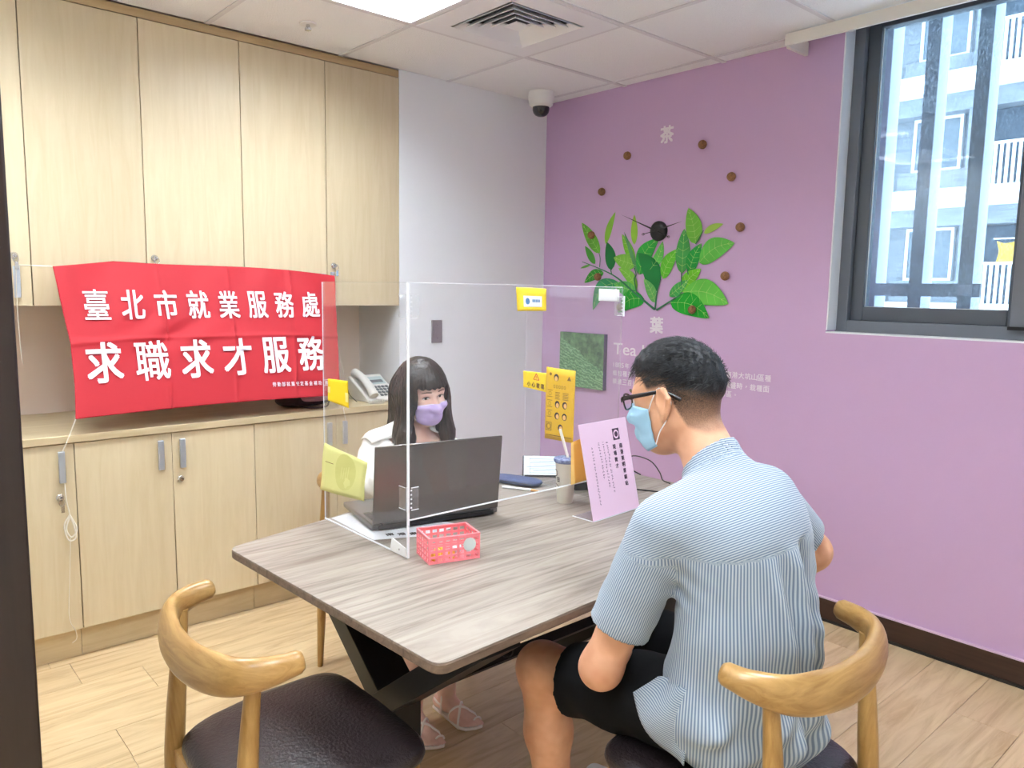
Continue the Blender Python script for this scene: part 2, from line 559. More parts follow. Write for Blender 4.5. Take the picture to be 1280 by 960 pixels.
ceiling_lamp(1, 5, 'square louvred fluorescent ceiling light between the cabinets and the door jamb')
ceiling_lamp(4, 5, 'square louvred fluorescent ceiling light just inside the doorway')
ceiling_lamp(0, 7, 'unseen square louvred ceiling light added at the blind end of the corridor')  # added out of view to brighten surfaces that face the camera
ceiling_lamp(2, 7, 'unseen square louvred ceiling light added in the middle of the corridor')  # added as soft light from behind the camera
ceiling_lamp(4, 7, 'unseen square louvred ceiling light added in the corridor outside the door')  # added to throw more light on the purple wall and cabinets

# square four-way air diffuser
x0, x1, y1, y0 = GX[1] + 0.012, GX[2] - 0.012, GY[2] - 0.012, GY[3] + 0.012
vx, vy = (x0 + x1) / 2, (y0 + y1) / 2
vent = thing('air_vent', 'square white ceiling air diffuser with nested louvre rings', 'air vent', (vx, vy, H))
s0 = (x1 - x0) / 2; s1 = (y1 - y0) / 2
def ring(mb, ro, ri, zo, zi, t=0.004):
    a = [(-ro, -ro * s1 / s0), (ro, -ro * s1 / s0), (ro, ro * s1 / s0), (-ro, ro * s1 / s0)]
    b = [(-ri, -ri * s1 / s0), (ri, -ri * s1 / s0), (ri, ri * s1 / s0), (-ri, ri * s1 / s0)]
    vs = [(vx + q[0], vy + q[1], zo) for q in a] + [(vx + q[0], vy + q[1], zi) for q in b]
    vs += [(q[0], q[1], q[2] + t) for q in vs]
    fs = []
    for i in range(4):
        j = (i + 1) % 4
        fs += [(i, i + 4, j + 4, j), (i + 8, j + 8, j + 12, i + 12), (i, j, j + 8, i + 8), (i + 4, i + 12, j + 12, j + 4)]
    return mb.add(vs, fs)
ring(MB(), s0, s0 * 0.66, H - 0.004, H - 0.006).build('face_frame', 'vent_white', vent)
for q, (ro, ri) in enumerate(((0.63, 0.54), (0.50, 0.42), (0.38, 0.30), (0.26, 0.18))):
    ring(MB(), s0 * ro, s0 * ri, H - 0.010, H + 0.012).build('louvre_ring', 'vent_white', vent)
MB().box(vx - s0 * 0.13, vy - s0 * 0.13, H - 0.006, vx + s0 * 0.13, vy + s0 * 0.13, H - 0.002).build('centre_plate', 'vent_white', vent)
MB().box(vx - s0 * 0.66, vy - s1 * 0.66, H + 0.045, vx + s0 * 0.66, vy + s1 * 0.66, H + 0.05).build('backing', 'vent_dark', vent)

# fire sprinkler
sp = thing('fire_sprinkler', 'small round chrome fire sprinkler on a white ceiling tile', 'sprinkler', (0.31, -1.723, H))
MB().lathe([(0.0, -0.003), (0.036, -0.003), (0.038, 0.002), (0.0, 0.003)], (0.31, -1.723, H), 20).build('rosette', 'white_plastic', sp, smooth=40)
MB().lathe([(0.008, 0.0), (0.009, -0.014), (0.015, -0.019), (0.014, -0.026), (0.004, -0.03)], (0.31, -1.723, H), 16).build('nozzle', 'chrome', sp, smooth=40)

# security camera in the corner
cc = thing('dome_camera', 'white dome security camera under the ceiling in the wall corner', 'camera', (0.2, -0.24, H))
C0 = (0.2, -0.24, H)
MB().lathe([(0.072, 0), (0.074, -0.03), (0.073, -0.045), (0.07, -0.05), (0.07, -0.055), (0.066, -0.072), (0.052, -0.082), (0.045, -0.084), (0.0, -0.084)], C0, 28).build('housing', 'white_plastic', cc, smooth=40)
mat('smoked_dome', rgb(38, 38, 44), 0.08, spec=0.8)
MB().lathe([(0.048, -0.082), (0.048, -0.098), (0.043, -0.115), (0.032, -0.127), (0.018, -0.133), (0.0, -0.135)], C0, 28).build('dome', 'smoked_dome', cc, smooth=60)

# ------------------------------------------------------------------ window
win = bpy.data.objects.new('window_1', None); COL.objects.link(win); struct(win); win.location = (WX0, 0.1, WZ0)
def frame_mb(x0, z0, x1, z1, w, y0, y1, wb_=None):
    b = MB(); wb2 = wb_ or w
    b.box(x0, y0, z0, x0 + w, y1, z1); b.box(x1 - w, y0, z0, x1, y1, z1)
    b.box(x0 + w, y0, z0, x1 - w, y1, z0 + wb2); b.box(x0 + w, y0, z1 - w, x1 - w, y1, z1)
    return b
of = frame_mb(WX0, WZ0 + 0.002, WX1, WZ1, 0.052, 0.085, 0.195, 0.055).build('outer_frame', 'window_grey', win, bevel=0.003)
f2 = frame_mb(WX0 + 0.052, WZ0 + 0.057, 2.56, WZ1 - 0.05, 0.055, 0.115, 0.175, 0.062).build('sash_frame', 'window_dark', win, bevel=0.003)
MB().box(WX0 + 0.107, 0.14, WZ0 + 0.119, 2.505, 0.146, WZ1 - 0.105).build('pane', 'window_glass', f2)
MB().box(WX0 + 0.1, 0.13, WZ0 + 0.112, WX0 + 0.11, 0.136, WZ1 - 0.1).build('glazing_bead', 'white_plastic', f2)
MB().box(WX0 + 0.1, 0.13, WZ0 + 0.112, 2.505, 0.136, WZ0 + 0.121).build('glazing_bead', 'white_plastic', f2)
f3 = frame_mb(2.53, WZ0 + 0.057, WX1 - 0.052, WZ1 - 0.05, 0.075, 0.06, 0.114, 0.075).build('opening_sash', 'window_grey', win, bevel=0.003)
MB().box(2.6, 0.09, WZ0 + 0.13, WX1 - 0.125, 0.096, WZ1 - 0.12).build('pane', 'window_glass', f3)
MB().box(2.525, 0.056, WZ0 + 0.045, 2.62, 0.116, WZ0 + 0.058).build('corner_seal', 'gasket', win)
hb = MB().tube([(2.565, 0.06, 2.1), (2.565, 0.03, 2.1), (2.55, 0.022, 2.085), (2.545, 0.022, 2.0)], [0.011, 0.011, 0.011, 0.008], 8)
hb.build('handle', 'black_plastic', f3, smooth=50)

struct(MB().box(WX0, 0.002, WZ0 + 0.012, WX0 + 0.006, 0.086, WZ1).build('trim_lit_reveal', 'white_paint'))  # added white board; its colour stands in for daylight on the reveal
struct(MB().box(WX0, 0.0, WZ0, WX1, 0.086, WZ0 + 0.006).build('trim_lit_sill', 'white_paint'))  # added sill strip, whitened in place of daylight
# roller blind pelmet along the ceiling above the window
pl = thing('blind_pelmet', 'long white blind pelmet box under the ceiling above the window', 'pelmet', (1.66, -0.1, 2.53))
MB().box(1.655, -0.18, 2.548, 4.1, -0.165, 2.598).build('front_board', 'pelmet_white', pl, bevel=0.002)
MB().box(1.655, -0.165, 2.54, 1.672, -0.004, 2.598).build('end_board', 'pelmet_white', pl, bevel=0.002)

# ------------------------------------------------------------------ outside: facade fins and the house opposite
fin_src = None
for q in range(9):
    lab = 'tall pale blue metal facade fin outside the window'
    t = thing('facade_fin', lab, 'fin', (1.836 + 0.2075 * q, 0.45, -1.0), group='vertical facade fins outside the window')
    MB().box(-0.028, -0.05, 0, 0.028, -0.044, 6.5).build('shaded_front', 'window_dark', t, world=False)  # dark plate paints the backlit shade on the fin's inner face
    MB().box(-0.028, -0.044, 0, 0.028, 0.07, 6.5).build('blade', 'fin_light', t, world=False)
fr = thing('facade_rail', 'horizontal grey metal rail crossing the facade fins outside', 'rail', (1.75, 0.385, 1.48))
MB().box(1.70, 0.375, 1.487, 2.32, 0.395, 1.545).build('rail_plate', 'window_dark', fr)
MB().box(2.235, 0.37, 1.492, 2.29, 0.375, 1.54).build('splice_plate', 'window_grey', fr)

BY = 20.0
bld = thing('apartment_building', 'grey brick apartment house with white floor bands across the street', 'building', (-4, BY + 2, -8))
MB().box(-14, BY + 0.6, -8, 8, BY + 6, 16).build('wall', 'bld_grey', bld)
FZ = [4.42 - 3.08 * 2, 4.42 - 3.08, 4.42, 7.49, 10.57, 13.6]
for q, z in enumerate(FZ):
    MB().box(-14, BY - 0.6, z - 0.47, 8, BY + 0.6, z).build('floor_band', 'bld_white', bld)
    # brick piers and lintels in front of the wall
    MB().box(-14, BY - 0.05, z - 0.95, 8, BY + 0.6, z - 0.47).build('lintel', 'bld_grey', bld)
    for xx, ww in ((-7.5, 1.35), (-4.25, 0.35)):
        MB().box(xx - ww / 2, BY, z, xx + ww / 2, BY + 0.6, z + 2.2).build('pier', 'bld_grey', bld)
    zb = z + 0.62
    w_ = MB()
    for a, b, c, d in ((-6.0, zb, -5.92, zb + 1.5), (-4.78, zb, -4.7, zb + 1.5), (-5.92, zb, -4.78, zb + 0.08), (-5.92, zb + 1.42, -4.78, zb + 1.5), (-5.34, zb + 0.08, -5.28, zb + 1.42)):
        w_.box(a, BY + 0.45, b, c, BY + 0.6, d)
    wf = w_.build('window', 'bld_white', bld)
    MB().box(-5.92, BY + 0.5, zb + 0.08, -4.78, BY + 0.53, zb + 1.42).build('pane', 'bld_glass', wf)
    MB().box(-6.3, BY + 0.3, z, -4.45, BY + 0.6, zb).build('sill_wall', 'bld_grey', bld)
    # balcony
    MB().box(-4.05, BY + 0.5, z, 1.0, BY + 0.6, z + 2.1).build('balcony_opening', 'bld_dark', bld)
    rl = MB().box(-4.05, BY - 0.55, z + 1.02, 1.0, BY - 0.5, z + 1.09).build('balcony_rail', 'bld_white', bld)
    bz = MB()
    for k in range(36):
        bz.box(-4.0 + k * 0.14, BY - 0.545, z, -3.93 + k * 0.14, BY - 0.505, z + 1.02)
    bz.build('balusters', 'bld_white', rl, kind='stuff')
ln = thing('hanging_laundry', 'yellow cloth hung to dry on the balcony across the street', 'laundry', (-3.2, BY - 0.2, 2.6))
MB().tube([(-3.5, BY - 0.2, 3.05), (-2.6, BY - 0.2, 3.05)], 0.02, 6).build('hanger_bar', 'bld_white', ln)
def clf(a, b):
    return (-3.42 + 0.42 * a + 0.06 * math.sin(b * 3), BY - 0.2 + 0.05 * math.sin(a * 9), 2.98 - 0.55 * b - 0.06 * math.sin(a * 3.1))
MB().grid(clf, 8, 8).build('cloth', 'yellow_cloth', ln, smooth=60, solid=0.02)

# ------------------------------------------------------------------ cabinets on the left wall
def handle(parent, x, y, z0, z1):
    hb = MB().box(x + 0.004, y - 0.011, z0, x + 0.018, y + 0.011, z1)
    return hb.build('handle', 'brushed', parent, bevel=0.002)
def lock(parent, x, y, z, key=False):
    o = MB().lathe([(0.014, 0), (0.014, 0.006), (0.010, 0.01), (0.008, 0.016), (0.0, 0.017)], (x, y, z), 14, axis=(1, 0, 0)).build('lock', 'chrome', parent, smooth=40)
    if key:
        k = MB().box(x + 0.017, y - 0.0012, z - 0.006, x + 0.034, y + 0.0012, z + 0.006)
        k.tube([(x + 0.034, y + 0.010 * math.sin(a), z - 0.012 + 0.014 * math.cos(a)) for a in np.linspace(0, 2 * math.pi, 13)], 0.0012, 5)
        k.box(x + 0.032, y - 0.004, z - 0.052, x + 0.0335, y + 0.008, z - 0.024)
        k.build('key', 'chrome', o)
    return o

US = [-3.162, -2.742, -2.321, -1.901, -1.482, YC]
UZ0, UZ1 = 1.394, 2.563
def upper(y0, y1, seams, label):
    t = thing('wall_cabinet', label, 'cabinet', (-0.2, (y0 + y1) / 2, UZ0), group='upper wall cabinets')
    MB().box(-0.40, y0 + 0.001, UZ0, -0.021, y1 - 0.001, UZ1).build('carcass', 'maple', t)
    ds = []
    e = [y0] + seams + [y1]
    for a, b in zip(e[:-1], e[1:]):
        ds.append(MB().box(-0.0195, a + 0.0016, UZ0, 0, b - 0.0016, UZ1 - 0.003).build('door', 'maple', t, bevel=0.001, seg=1))
    MB().box(-0.0208, y0 + 0.002, UZ0 + 0.002, -0.0198, y1 - 0.002, UZ1 - 0.003).build('door_gap', 'gap_dark', t)
    return ds
d = upper(-3.34, US[1], [-3.162], 'pale maple wall cabinet beside the dark door jamb')
handle(d[1], 0, -2.794, 1.425, 1.546); lock(d[1], 0, -2.797, 1.585, True)
d = upper(US[1], US[3], [US[2]], 'pale maple wall cabinet above the left half of the red banner')
lock(d[1], 0, -2.29, 1.595, True); handle(d[1], 0, -2.29, 1.43, 1.55); handle(d[0], 0, -2.352, 1.43, 1.55)
d = upper(US[3], US[5], [US[4]], 'pale maple wall cabinet joining the white wall')
lock(d[1], 0, -1.447, 1.592, True); handle(d[1], 0, -1.458, 1.422, 1.56); handle(d[0], 0, -1.51, 1.43, 1.55)
struct(MB().box(-0.40, -3.34, UZ1 + 0.001, -0.004, YC - 0.001, H - 0.001).build('trim_2', 'maple_trim'))

BX = 0.2
BZ0, BZ1 = 0.13, 0.877
def base(y0, y1, seams, label):
    t = thing('base_cabinet', label, 'cabinet', (-0.1, (y0 + y1) / 2, 0), group='base cabinets')
    MB().box(-0.40, y0 + 0.001, BZ0, BX - 0.021, y1 - 0.001, BZ1).build('carcass', 'maple', t)
    MB().box(-0.40, y0 + 0.001, 0.001, BX - 0.05, y1 - 0.001, BZ0).build('plinth', 'maple_top', t)
    e = [y0] + seams + [y1]
    ds = []
    for a, b in zip(e[:-1], e[1:]):
        ds.append(MB().box(BX - 0.0195, a + 0.0016, BZ0, BX, b - 0.0016, BZ1 - 0.003).build('door', 'maple', t, bevel=0.001, seg=1))
    MB().box(BX - 0.0208, y0 + 0.002, BZ0 + 0.002, BX - 0.0198, y1 - 0.002, BZ1 - 0.002).build('door_gap', 'gap_dark', t)
    return ds
BYE = -1.15
d = base(-3.34, -2.67, [-3.03], 'pale maple base cabinet with a knotted white string hanging from its handle')
handle(d[1], BX, -2.716, 0.727, 0.849); lock(d[1], BX, -2.727, 0.669, True)
d = base(-2.67, -1.957, [-2.31], 'pale maple base cabinet with two handles side by side under the red banner')
handle(d[0], BX, -2.357, 0.726, 0.849); handle(d[1], BX, -2.271, 0.724, 0.847); lock(d[1], BX, -2.28, 0.676)
d = base(-1.957, BYE, [-1.55], 'pale maple base cabinet behind the seated woman')
handle(d[0], BX, -1.592, 0.735, 0.845); handle(d[1], BX, -1.51, 0.733, 0.845)
tag(MB().box(-0.42, -3.345, BZ1 + 0.001, BX + 0.012, BYE + 0.01, 0.908).build('worktop', 'maple_top', bevel=0.003),
    'long pale maple worktop lying over the base cabinets', 'worktop')

# switch plate on the white wall
sw = thing('switch_plate', 'grey metal blank switch plate on the white wall', 'switch', (0.004, -0.818, 1.25))
MB().box(0.0, -0.853, 1.188, 0.007, -0.782, 1.314).build('plate', 'switch_grey' if 'switch_grey' in MATS else mat('switch_grey', rgb(150, 142, 146), 0.35, metal=0.5), sw, bevel=0.002)
for z in (1.215, 1.287):
    MB().lathe([(0.004, 0), (0.004, 0.002), (0, 0.0022)], (0.007, -0.818, z), 10, (1, 0, 0)).build('screw', 'chrome', sw)
MB().box(0.007, -0.83, 1.235, 0.0085, -0.806, 1.268).build('button', 'switch_grey', sw, bevel=0.0006)

# ------------------------------------------------------------------ red banner
mat('banner_red', rgb(182, 28, 42), 0.7, sheen=0.1)
mat('banner_print', rgb(240, 232, 240), 0.7)
def bez(xs, t):
    return float(np.interp(t, [q[0] for q in xs], [q[1] for q in xs]))
LEFT_Y = [(0, -2.682), (0.25, -2.669), (0.5, -2.654), (0.78, -2.656), (1, -2.667)]
RIGHT_Y = [(0, -1.474), (0.25, -1.495), (0.5, -1.512), (0.77, -1.531), (1, -1.549)]
TOP_DZ = [(0, 0.0), (0.08, 0.012), (0.18, 0.028), (0.34, 0.022), (0.62, 0.022), (0.8, 0.015), (0.93, 0.002), (1, -0.006)]
FOLDX = [0.31, 0.555, 0.80]
def smoothstep(a, b, x):
    t = min(1, max(0, (x - a) / (b - a))); return t * t * (3 - 2 * t)
def banner(u, v, off=0.0):
    """u from left to right, v from the top edge down"""
    yl, yr = bez(LEFT_Y, v), bez(RIGHT_Y, v)
    y = yl + (yr - yl) * u
    ztop = 1.547 + bez(TOP_DZ, u)
    zbot = 0.972 + 0.010 * math.sin(u * math.pi) + 0.004 * u
    z = ztop + (zbot - ztop) * v
    x = 0.062 + (0.236 - 0.062) * v
    x += 0.012 * math.sin(u * math.pi) * math.sin(v * math.pi)
    for fx in FOLDX:
        x += 0.009 * math.exp(-abs(u - fx) / 0.007) * (0.5 + 0.5 * math.sin(v * 5 + fx * 9) ** 2)
    x += 0.010 * math.exp(-abs(v - 0.515) / 0.012)
    x += 0.012 * math.sin(26 * u + 9 * v) * math.exp(-((u - 0.17) / 0.09) ** 2) * (1 - v)
    x += 0.004 * math.sin(u * 37 + v * 8) * math.exp(-((v - 0.05) / 0.18) ** 2)
    x += 0.009 * math.sin((u * 1.2 + v) * 26) * math.exp(-((u - 0.33) / 0.16) ** 2) * math.exp(-((v - 0.48) / 0.12) ** 2)
    x += 0.004 * math.sin((u - v) * 22) * math.exp(-((u - 0.9) / 0.12) ** 2)
    return Vector((x + off, y, z))
bn = thing('banner', 'red cloth banner with two rows of white Chinese characters tied across the cabinets', 'banner', (0.06, -2.08, 0.97))
MB().grid(lambda a, b: banner(a, b), 200, 100).build("cloth", "banner_red", bn, smooth=70, solid=0.0015)
def on_banner(y0, z0):
    """finds u,v of a world (y,z)"""
    u, v = 0.5, 0.5
    for _ in range(5):
        q = banner(u, v)
        u += (y0 - q.y) / 1.15; v -= (z0 - q.z) / 0.6
    return u, v
def banner_text(ch, y, z, w, h, bold, tgt):
    def fn(a, b):
        u, v = on_banner(y + a - 0.06 * b * 0, z + b)
        return banner(u, v, 0.0062)
    put_text(tgt, ch, None, None, None, w, h, bold, fn)
t1 = MB(); t2 = MB(); t3 = MB()
for k, ch in enumerate('臺北市就業服務處'):
    banner_text(ch, -2.548 + 0.1302 * k, 1.402, 0.09, 0.118, 0.008 if ch == '臺' else 0.014, t1)
for k, ch in enumerate('求職求才服務'):
    banner_text(ch, -2.545 + 0.1752 * k, 1.178, 0.13, 0.158, 0.010 if ch == '職' else 0.018, t2)
for k, ch in enumerate('勞動部就業安定基金補助'):
    banner_text(ch, -1.87 + 0.0223 * k, 1.049 - 0.0008 * k, 0.0165, 0.02, 0.012, t3)
for k, ch in enumerate('廣告'):
    banner_text(ch, -1.615 + 0.022 * k, 1.039, 0.0165, 0.019, 0.012, t3)
def bpt(y, z):
    u, v = on_banner(y, z); return banner(u, v, 0.0062)
for (a, b, c, d_) in ((-1.63, 1.026, -1.5795, 1.0285), (-1.63, 1.0515, -1.5795, 1.054), (-1.63, 1.026, -1.6275, 1.054), (-1.582, 1.026, -1.5795, 1.054)):
    t3.add([bpt(a, b), bpt(c, b), bpt(c, d_), bpt(a, d_)], [(0, 1, 2, 3)])
t1.build('lettering', 'banner_print', bn); t2.build('lettering', 'banner_print', bn); t3.build('lettering', 'banner_print', bn)
# strings to the handles
def string(pts, r=0.0022, name='string'):
    MB().tube(crom(pts, 6), r, 6).build(name, 'string', bn, smooth=60)
string([banner(0, 0), (0.05, -2.73, 1.548), (0.022, -2.795, 1.549)])
string([(0.022, -2.796, 1.548), (0.024, -2.80, 1.40), (0.024, -2.797, 1.22), (0.02, -2.79, 1.17)], 0.0012)
string([banner(1, 0), (0.04, -1.462, 1.548), (0.02, -1.456, 1.552)])
string([banner(0, 1), (0.232, -2.69, 0.91), (0.226, -2.714, 0.852)])
string([banner(1, 1), (0.236, -1.535, 0.92), (0.226, -1.513, 0.846)])
string([(0.02, -1.452, 1.55), (0.026, -1.449, 1.40), (0.03, -1.447, 1.2), (0.09, -1.45, 1.08), (0.18, -1.49, 0.95)], 0.0012)
string([(0.222, -2.712, 0.727), (0.226, -2.71, 0.66), (0.222, -2.70, 0.60)])
string([(0.222, -2.70, 0.605), (0.226, -2.722, 0.565), (0.226, -2.71, 0.505), (0.226, -2.685, 0.51), (0.226, -2.69, 0.56), (0.224, -2.702, 0.605)], 0.003)
string([(0.222, -2.70, 0.60), (0.228, -2.716, 0.55), (0.228, -2.70, 0.515), (0.226, -2.68, 0.545), (0.224, -2.7, 0.6)], 0.003)
string([(0.224, -2.703, 0.52), (0.22, -2.712, 0.36), (0.224, -2.722, 0.2), (0.21, -2.70, 0.13), (0.215, -2.70, 0.10), (0.21, -2.715, 0.085)], 0.0014)

# dark bag behind the banner on the worktop
mat('bag_dark', rgb(58, 44, 50), 0.6, noise=((30, 30, 30), 0.5, 3)); mat('bag_pink', rgb(205, 150, 165), 0.7)
bag = thing('handbag', 'dark soft handbag with a pink lining on the worktop behind the banner', 'bag', (0.02, -1.66, 0.908))
def blob(c, r, nu=20, nv=12, sq=2.4, wob=0.0):
    b = MB(); rr = random.Random(3)
    vs = []
    for j in range(nv + 1):
        th = math.pi * j / nv
        for i in range(nu):
            ph = 2 * math.pi * i / nu
            s_ = lambda q, e: math.copysign(abs(q) ** (2 / e), q)
            k = 1 + wob * math.sin(3 * ph + 2 * th)
            vs.append((c[0] + r[0] * s_(math.sin(th), sq) * s_(math.cos(ph), sq) * k, c[1] + r[1] * s_(math.sin(th), sq) * s_(math.sin(ph), sq) * k, c[2] + r[2] * s_(math.cos(th), sq)))
    fs = [(j * nu + i, (j + 1) * nu + i, (j + 1) * nu + (i + 1) % nu, j * nu + (i + 1) % nu) for j in range(nv) for i in range(nu)]
    b.add(vs, fs)
    return b
blob((0.03, -1.64, 0.935), (0.07, 0.14, 0.026), wob=0.06).build('body', 'bag_dark', bag, smooth=60)
blob((0.06, -1.60, 0.947), (0.055, 0.09, 0.016), wob=0.05).build('lining', 'bag_pink', bag, smooth=60)
MB().tube(crom([(0.09, -1.72, 0.93), (0.14, -1.66, 0.914), (0.15, -1.58, 0.914), (0.11, -1.54, 0.93)], 6), 0.004, 6).build('strap', 'bag_dark', bag, smooth=60)

# desk telephone on the worktop
mat('phone_grey', rgb(216, 214, 208), 0.45); mat('phone_key', rgb(90, 96, 100), 0.5); mat('lcd', rgb(188, 205, 205), 0.25)
ph = thing('desk_telephone', 'pale grey desk telephone with a coiled cord on the worktop', 'telephone', (0.02, -1.27, 0.908))
# body wedge: faces +x, tall towards the wall; U = along the phone front (y), sloped face
py0, py1 = -1.345, -1.155
prof = [(0.13, 0.0), (0.13, 0.02), (-0.06, 0.12), (-0.075, 0.118), (-0.075, 0.0)]
body = MB().prism(prof, (0.02, py0, 0.909), (1, 0, 0), (0, 0, 1), (0, 1, 0), py1 - py0).build('body', 'phone_grey', ph, bevel=0.008)
sl = Vector((-0.19, 0, 0.10)).normalized(); sn = Vector((0.10, 0, 0.19)).normalized()
def face_pt(s, y, h=0.0):
    return Vector((0.15, y, 0.929)) + sl * s + sn * h
def face_box(mb, s0, s1, ya, yb, h0, h1):
    c = (face_pt(s0, ya, h0) + face_pt(s1, yb, h1)) / 2
    return mb.obox(c, sl, (0, 1, 0), sn, (s1 - s0) / 2, abs(yb - ya) / 2, (h1 - h0) / 2)
face_box(MB(), 0.125, 0.19, -1.265, -1.172, 0.0005, 0.004).build('display', 'lcd', ph)
face_box(MB(), 0.135, 0.16, -1.255, -1.182, 0.004, 0.0046).build('display_text', 'phone_key', ph)
for r_ in range(4):
    for c_ in range(4):
        y_ = -1.258 + 0.022 * c_
        face_box(MB(), 0.018 + 0.024 * r_, 0.034 + 0.024 * r_, y_, y_ + 0.016, 0.0, 0.005).build('key', 'phone_key', ph, bevel=0.001, seg=1)
hs = crom([tuple(face_pt(0.0, -1.315, 0.018)), tuple(face_pt(0.06, -1.315, 0.035)), tuple(face_pt(0.15, -1.315, 0.035)), tuple(face_pt(0.215, -1.315, 0.018))], 6)
MB().tube(hs, 0.02, 12, ell=[(0.016 + 0.008 * abs(q - (len(hs) - 1) / 2) / len(hs) * 2, 0.024) for q in range(len(hs))]).build('handset', 'phone_grey', ph, smooth=60)
cp = []
for q in range(140):
    a = q * 0.75; s_ = q / 139
    cp.append((0.165 + 0.02 * s_ + 0.009 * math.cos(a), -1.33 - 0.09 * s_ * (1 - s_) * 2 + 0.06 * s_, 0.918 + 0.009 * math.sin(a)))
MB().tube(cp, 0.0018, 4).build('coiled_cord', 'phone_grey', ph, smooth=60)
for q in range(2):
    MB().tube(crom([(-0.05, -1.36 - 0.02 * q, 0.98), (0.0, -1.38 - 0.02 * q, 1.0), (0.06, -1.40, 0.95), (0.1, -1.38, 0.914)], 6), 0.002, 5).build('line_cord', 'black_plastic', ph, smooth=60)

# ------------------------------------------------------------------ purple wall: tea plant decal, clock, lettering, picture
LEAVES = [((0.464, 1.704), (0.315, 1.885), 0.0625, 0, (96, 172, 44)), ((0.43, 1.644), (0.347, 1.749), 0.0375, 0, (70, 160, 50)), ((0.394, 1.64), (0.314, 1.62), 0.0125, 0, (110, 180, 80)), ((0.499, 1.594), (0.35, 1.535), 0.0517, 0.1, (40, 150, 40)), ((0.508, 1.755), (0.573, 1.93), 0.0375, 0.05, (134, 192, 60)), ((0.557, 1.608), (0.517, 1.766), 0.065, 0.05, (12, 120, 54)), ((0.717, 1.745), (0.71, 1.907), 0.0383, 0, (150, 200, 60)), ((0.727, 1.639), (0.627, 1.806), 0.0483, 0, (112, 190, 34)), ((0.732, 1.632), (0.571, 1.677), 0.0708, 0.0, (124, 192, 64)), ((0.755, 1.581), (0.643, 1.816), 0.0217, 0, (84, 152, 92)), ((0.762, 1.581), (0.884, 1.774), 0.0875, 0.15, (40, 170, 60)), ((0.834, 1.609), (0.912, 1.756), 0.05, -0.1, (96, 196, 84)), ((0.88, 1.488), (0.749, 1.7), 0.0983, 0.12, (2, 128, 54)), ((0.749, 1.5), (0.61, 1.619), 0.0517, 0.1, (120, 192, 60)), ((0.621, 1.537), (0.425, 1.377), 0.0833, 0.22, (52, 150, 92)), ((0.743, 1.486), (0.582, 1.528), 0.0667, 0.0, (84, 184, 84)), ((0.805, 1.447), (0.618, 1.371), 0.0875, 0.18, (4, 160, 42)), ((0.879, 1.431), (0.795, 1.559), 0.0517, 0.05, (100, 182, 92)), ((0.921, 1.558), (1.017, 1.714), 0.0667, 0.1, (92, 190, 40)), ((1.044, 1.585), (1.047, 1.815), 0.0767, 0, (62, 160, 72)), ((1.123, 1.734), (1.067, 1.918), 0.0817, 0.04, (112, 190, 60)), ((1.168, 1.787), (1.279, 1.827), 0.03, 0.05, (162, 206, 84)), ((1.09, 1.583), (1.157, 1.737), 0.065, 0.08, (2, 150, 52)), ((1.148, 1.64), (1.348, 1.732), 0.0933, 0.12, (92, 190, 70)), ((1.041, 1.49), (1.162, 1.609), 0.065, 0.08, (110, 200, 34)), ((0.97, 1.467), (1.088, 1.552), 0.05, 0.0, (62, 170, 80)), ((1.058, 1.49), (1.331, 1.435), 0.11, 0.1, (102, 200, 72)), ((0.98, 1.433), (1.223, 1.361), 0.0983, 0.12, (4, 160, 34))]
STEMS = [([(0.881, 1.394), (0.729, 1.486), (0.64, 1.545), (0.56, 1.586), (0.436, 1.628), (0.335, 1.658)], 0.0061, 0.0017), ([(0.881, 1.394), (0.89, 1.481), (0.908, 1.556)], 0.0052, 0.0026), ([(0.891, 1.391), (0.958, 1.429), (1.042, 1.473)], 0.0052, 0.0035), ([(0.75, 1.487), (0.731, 1.552), (0.743, 1.581), (0.728, 1.618)], 0.0035, 0.0026), ([(1.048, 1.525), (1.044, 1.59)], 0.0035, 0.0026), ([(0.565, 1.586), (0.557, 1.612)], 0.0035, 0.0026), ([(0.472, 1.624), (0.475, 1.673), (0.464, 1.708)], 0.0026, 0.0017), ([(1.123, 1.734), (1.167, 1.801)], 0.0026, 0.0017), ([(1.086, 1.58), (1.077, 1.607)], 0.0035, 0.0017)]
mural = thing('tea_plant_decal', 'green tea plant wall decal with leafy branches on the purple wall', 'wall decal', (0.88, 0, 1.39))
leafmats = {}
mat('leaf_vein', rgb(176, 214, 120), 0.7)
mat('stem_green', rgb(52, 124, 84), 0.7)
def leaf_pts(B, T, w, bend, k=12):
    B, T = np.array(B), np.array(T)
    d = T - B; Ln = np.linalg.norm(d); d = d / Ln
    n = np.array([-d[1], d[0]])
    if d[0] < 0:
        n = -n
    L_, R_, Mid = [], [], []
    for i in range(k + 1):
        t = i / k
        c = B + d * Ln * t + n * bend * Ln * math.sin(math.pi * t)
        hw = w * 0.6 * (math.sin(math.pi * min(1, t ** 0.8)) ** 0.8 if 0 < t < 1 else 0)
        Mid.append(c); L_.append(c + n * hw); R_.append(c - n * hw)
    return L_, R_, Mid, hw
def on_wall(q, h):
    return (float(q[0]), -h, float(q[1]))
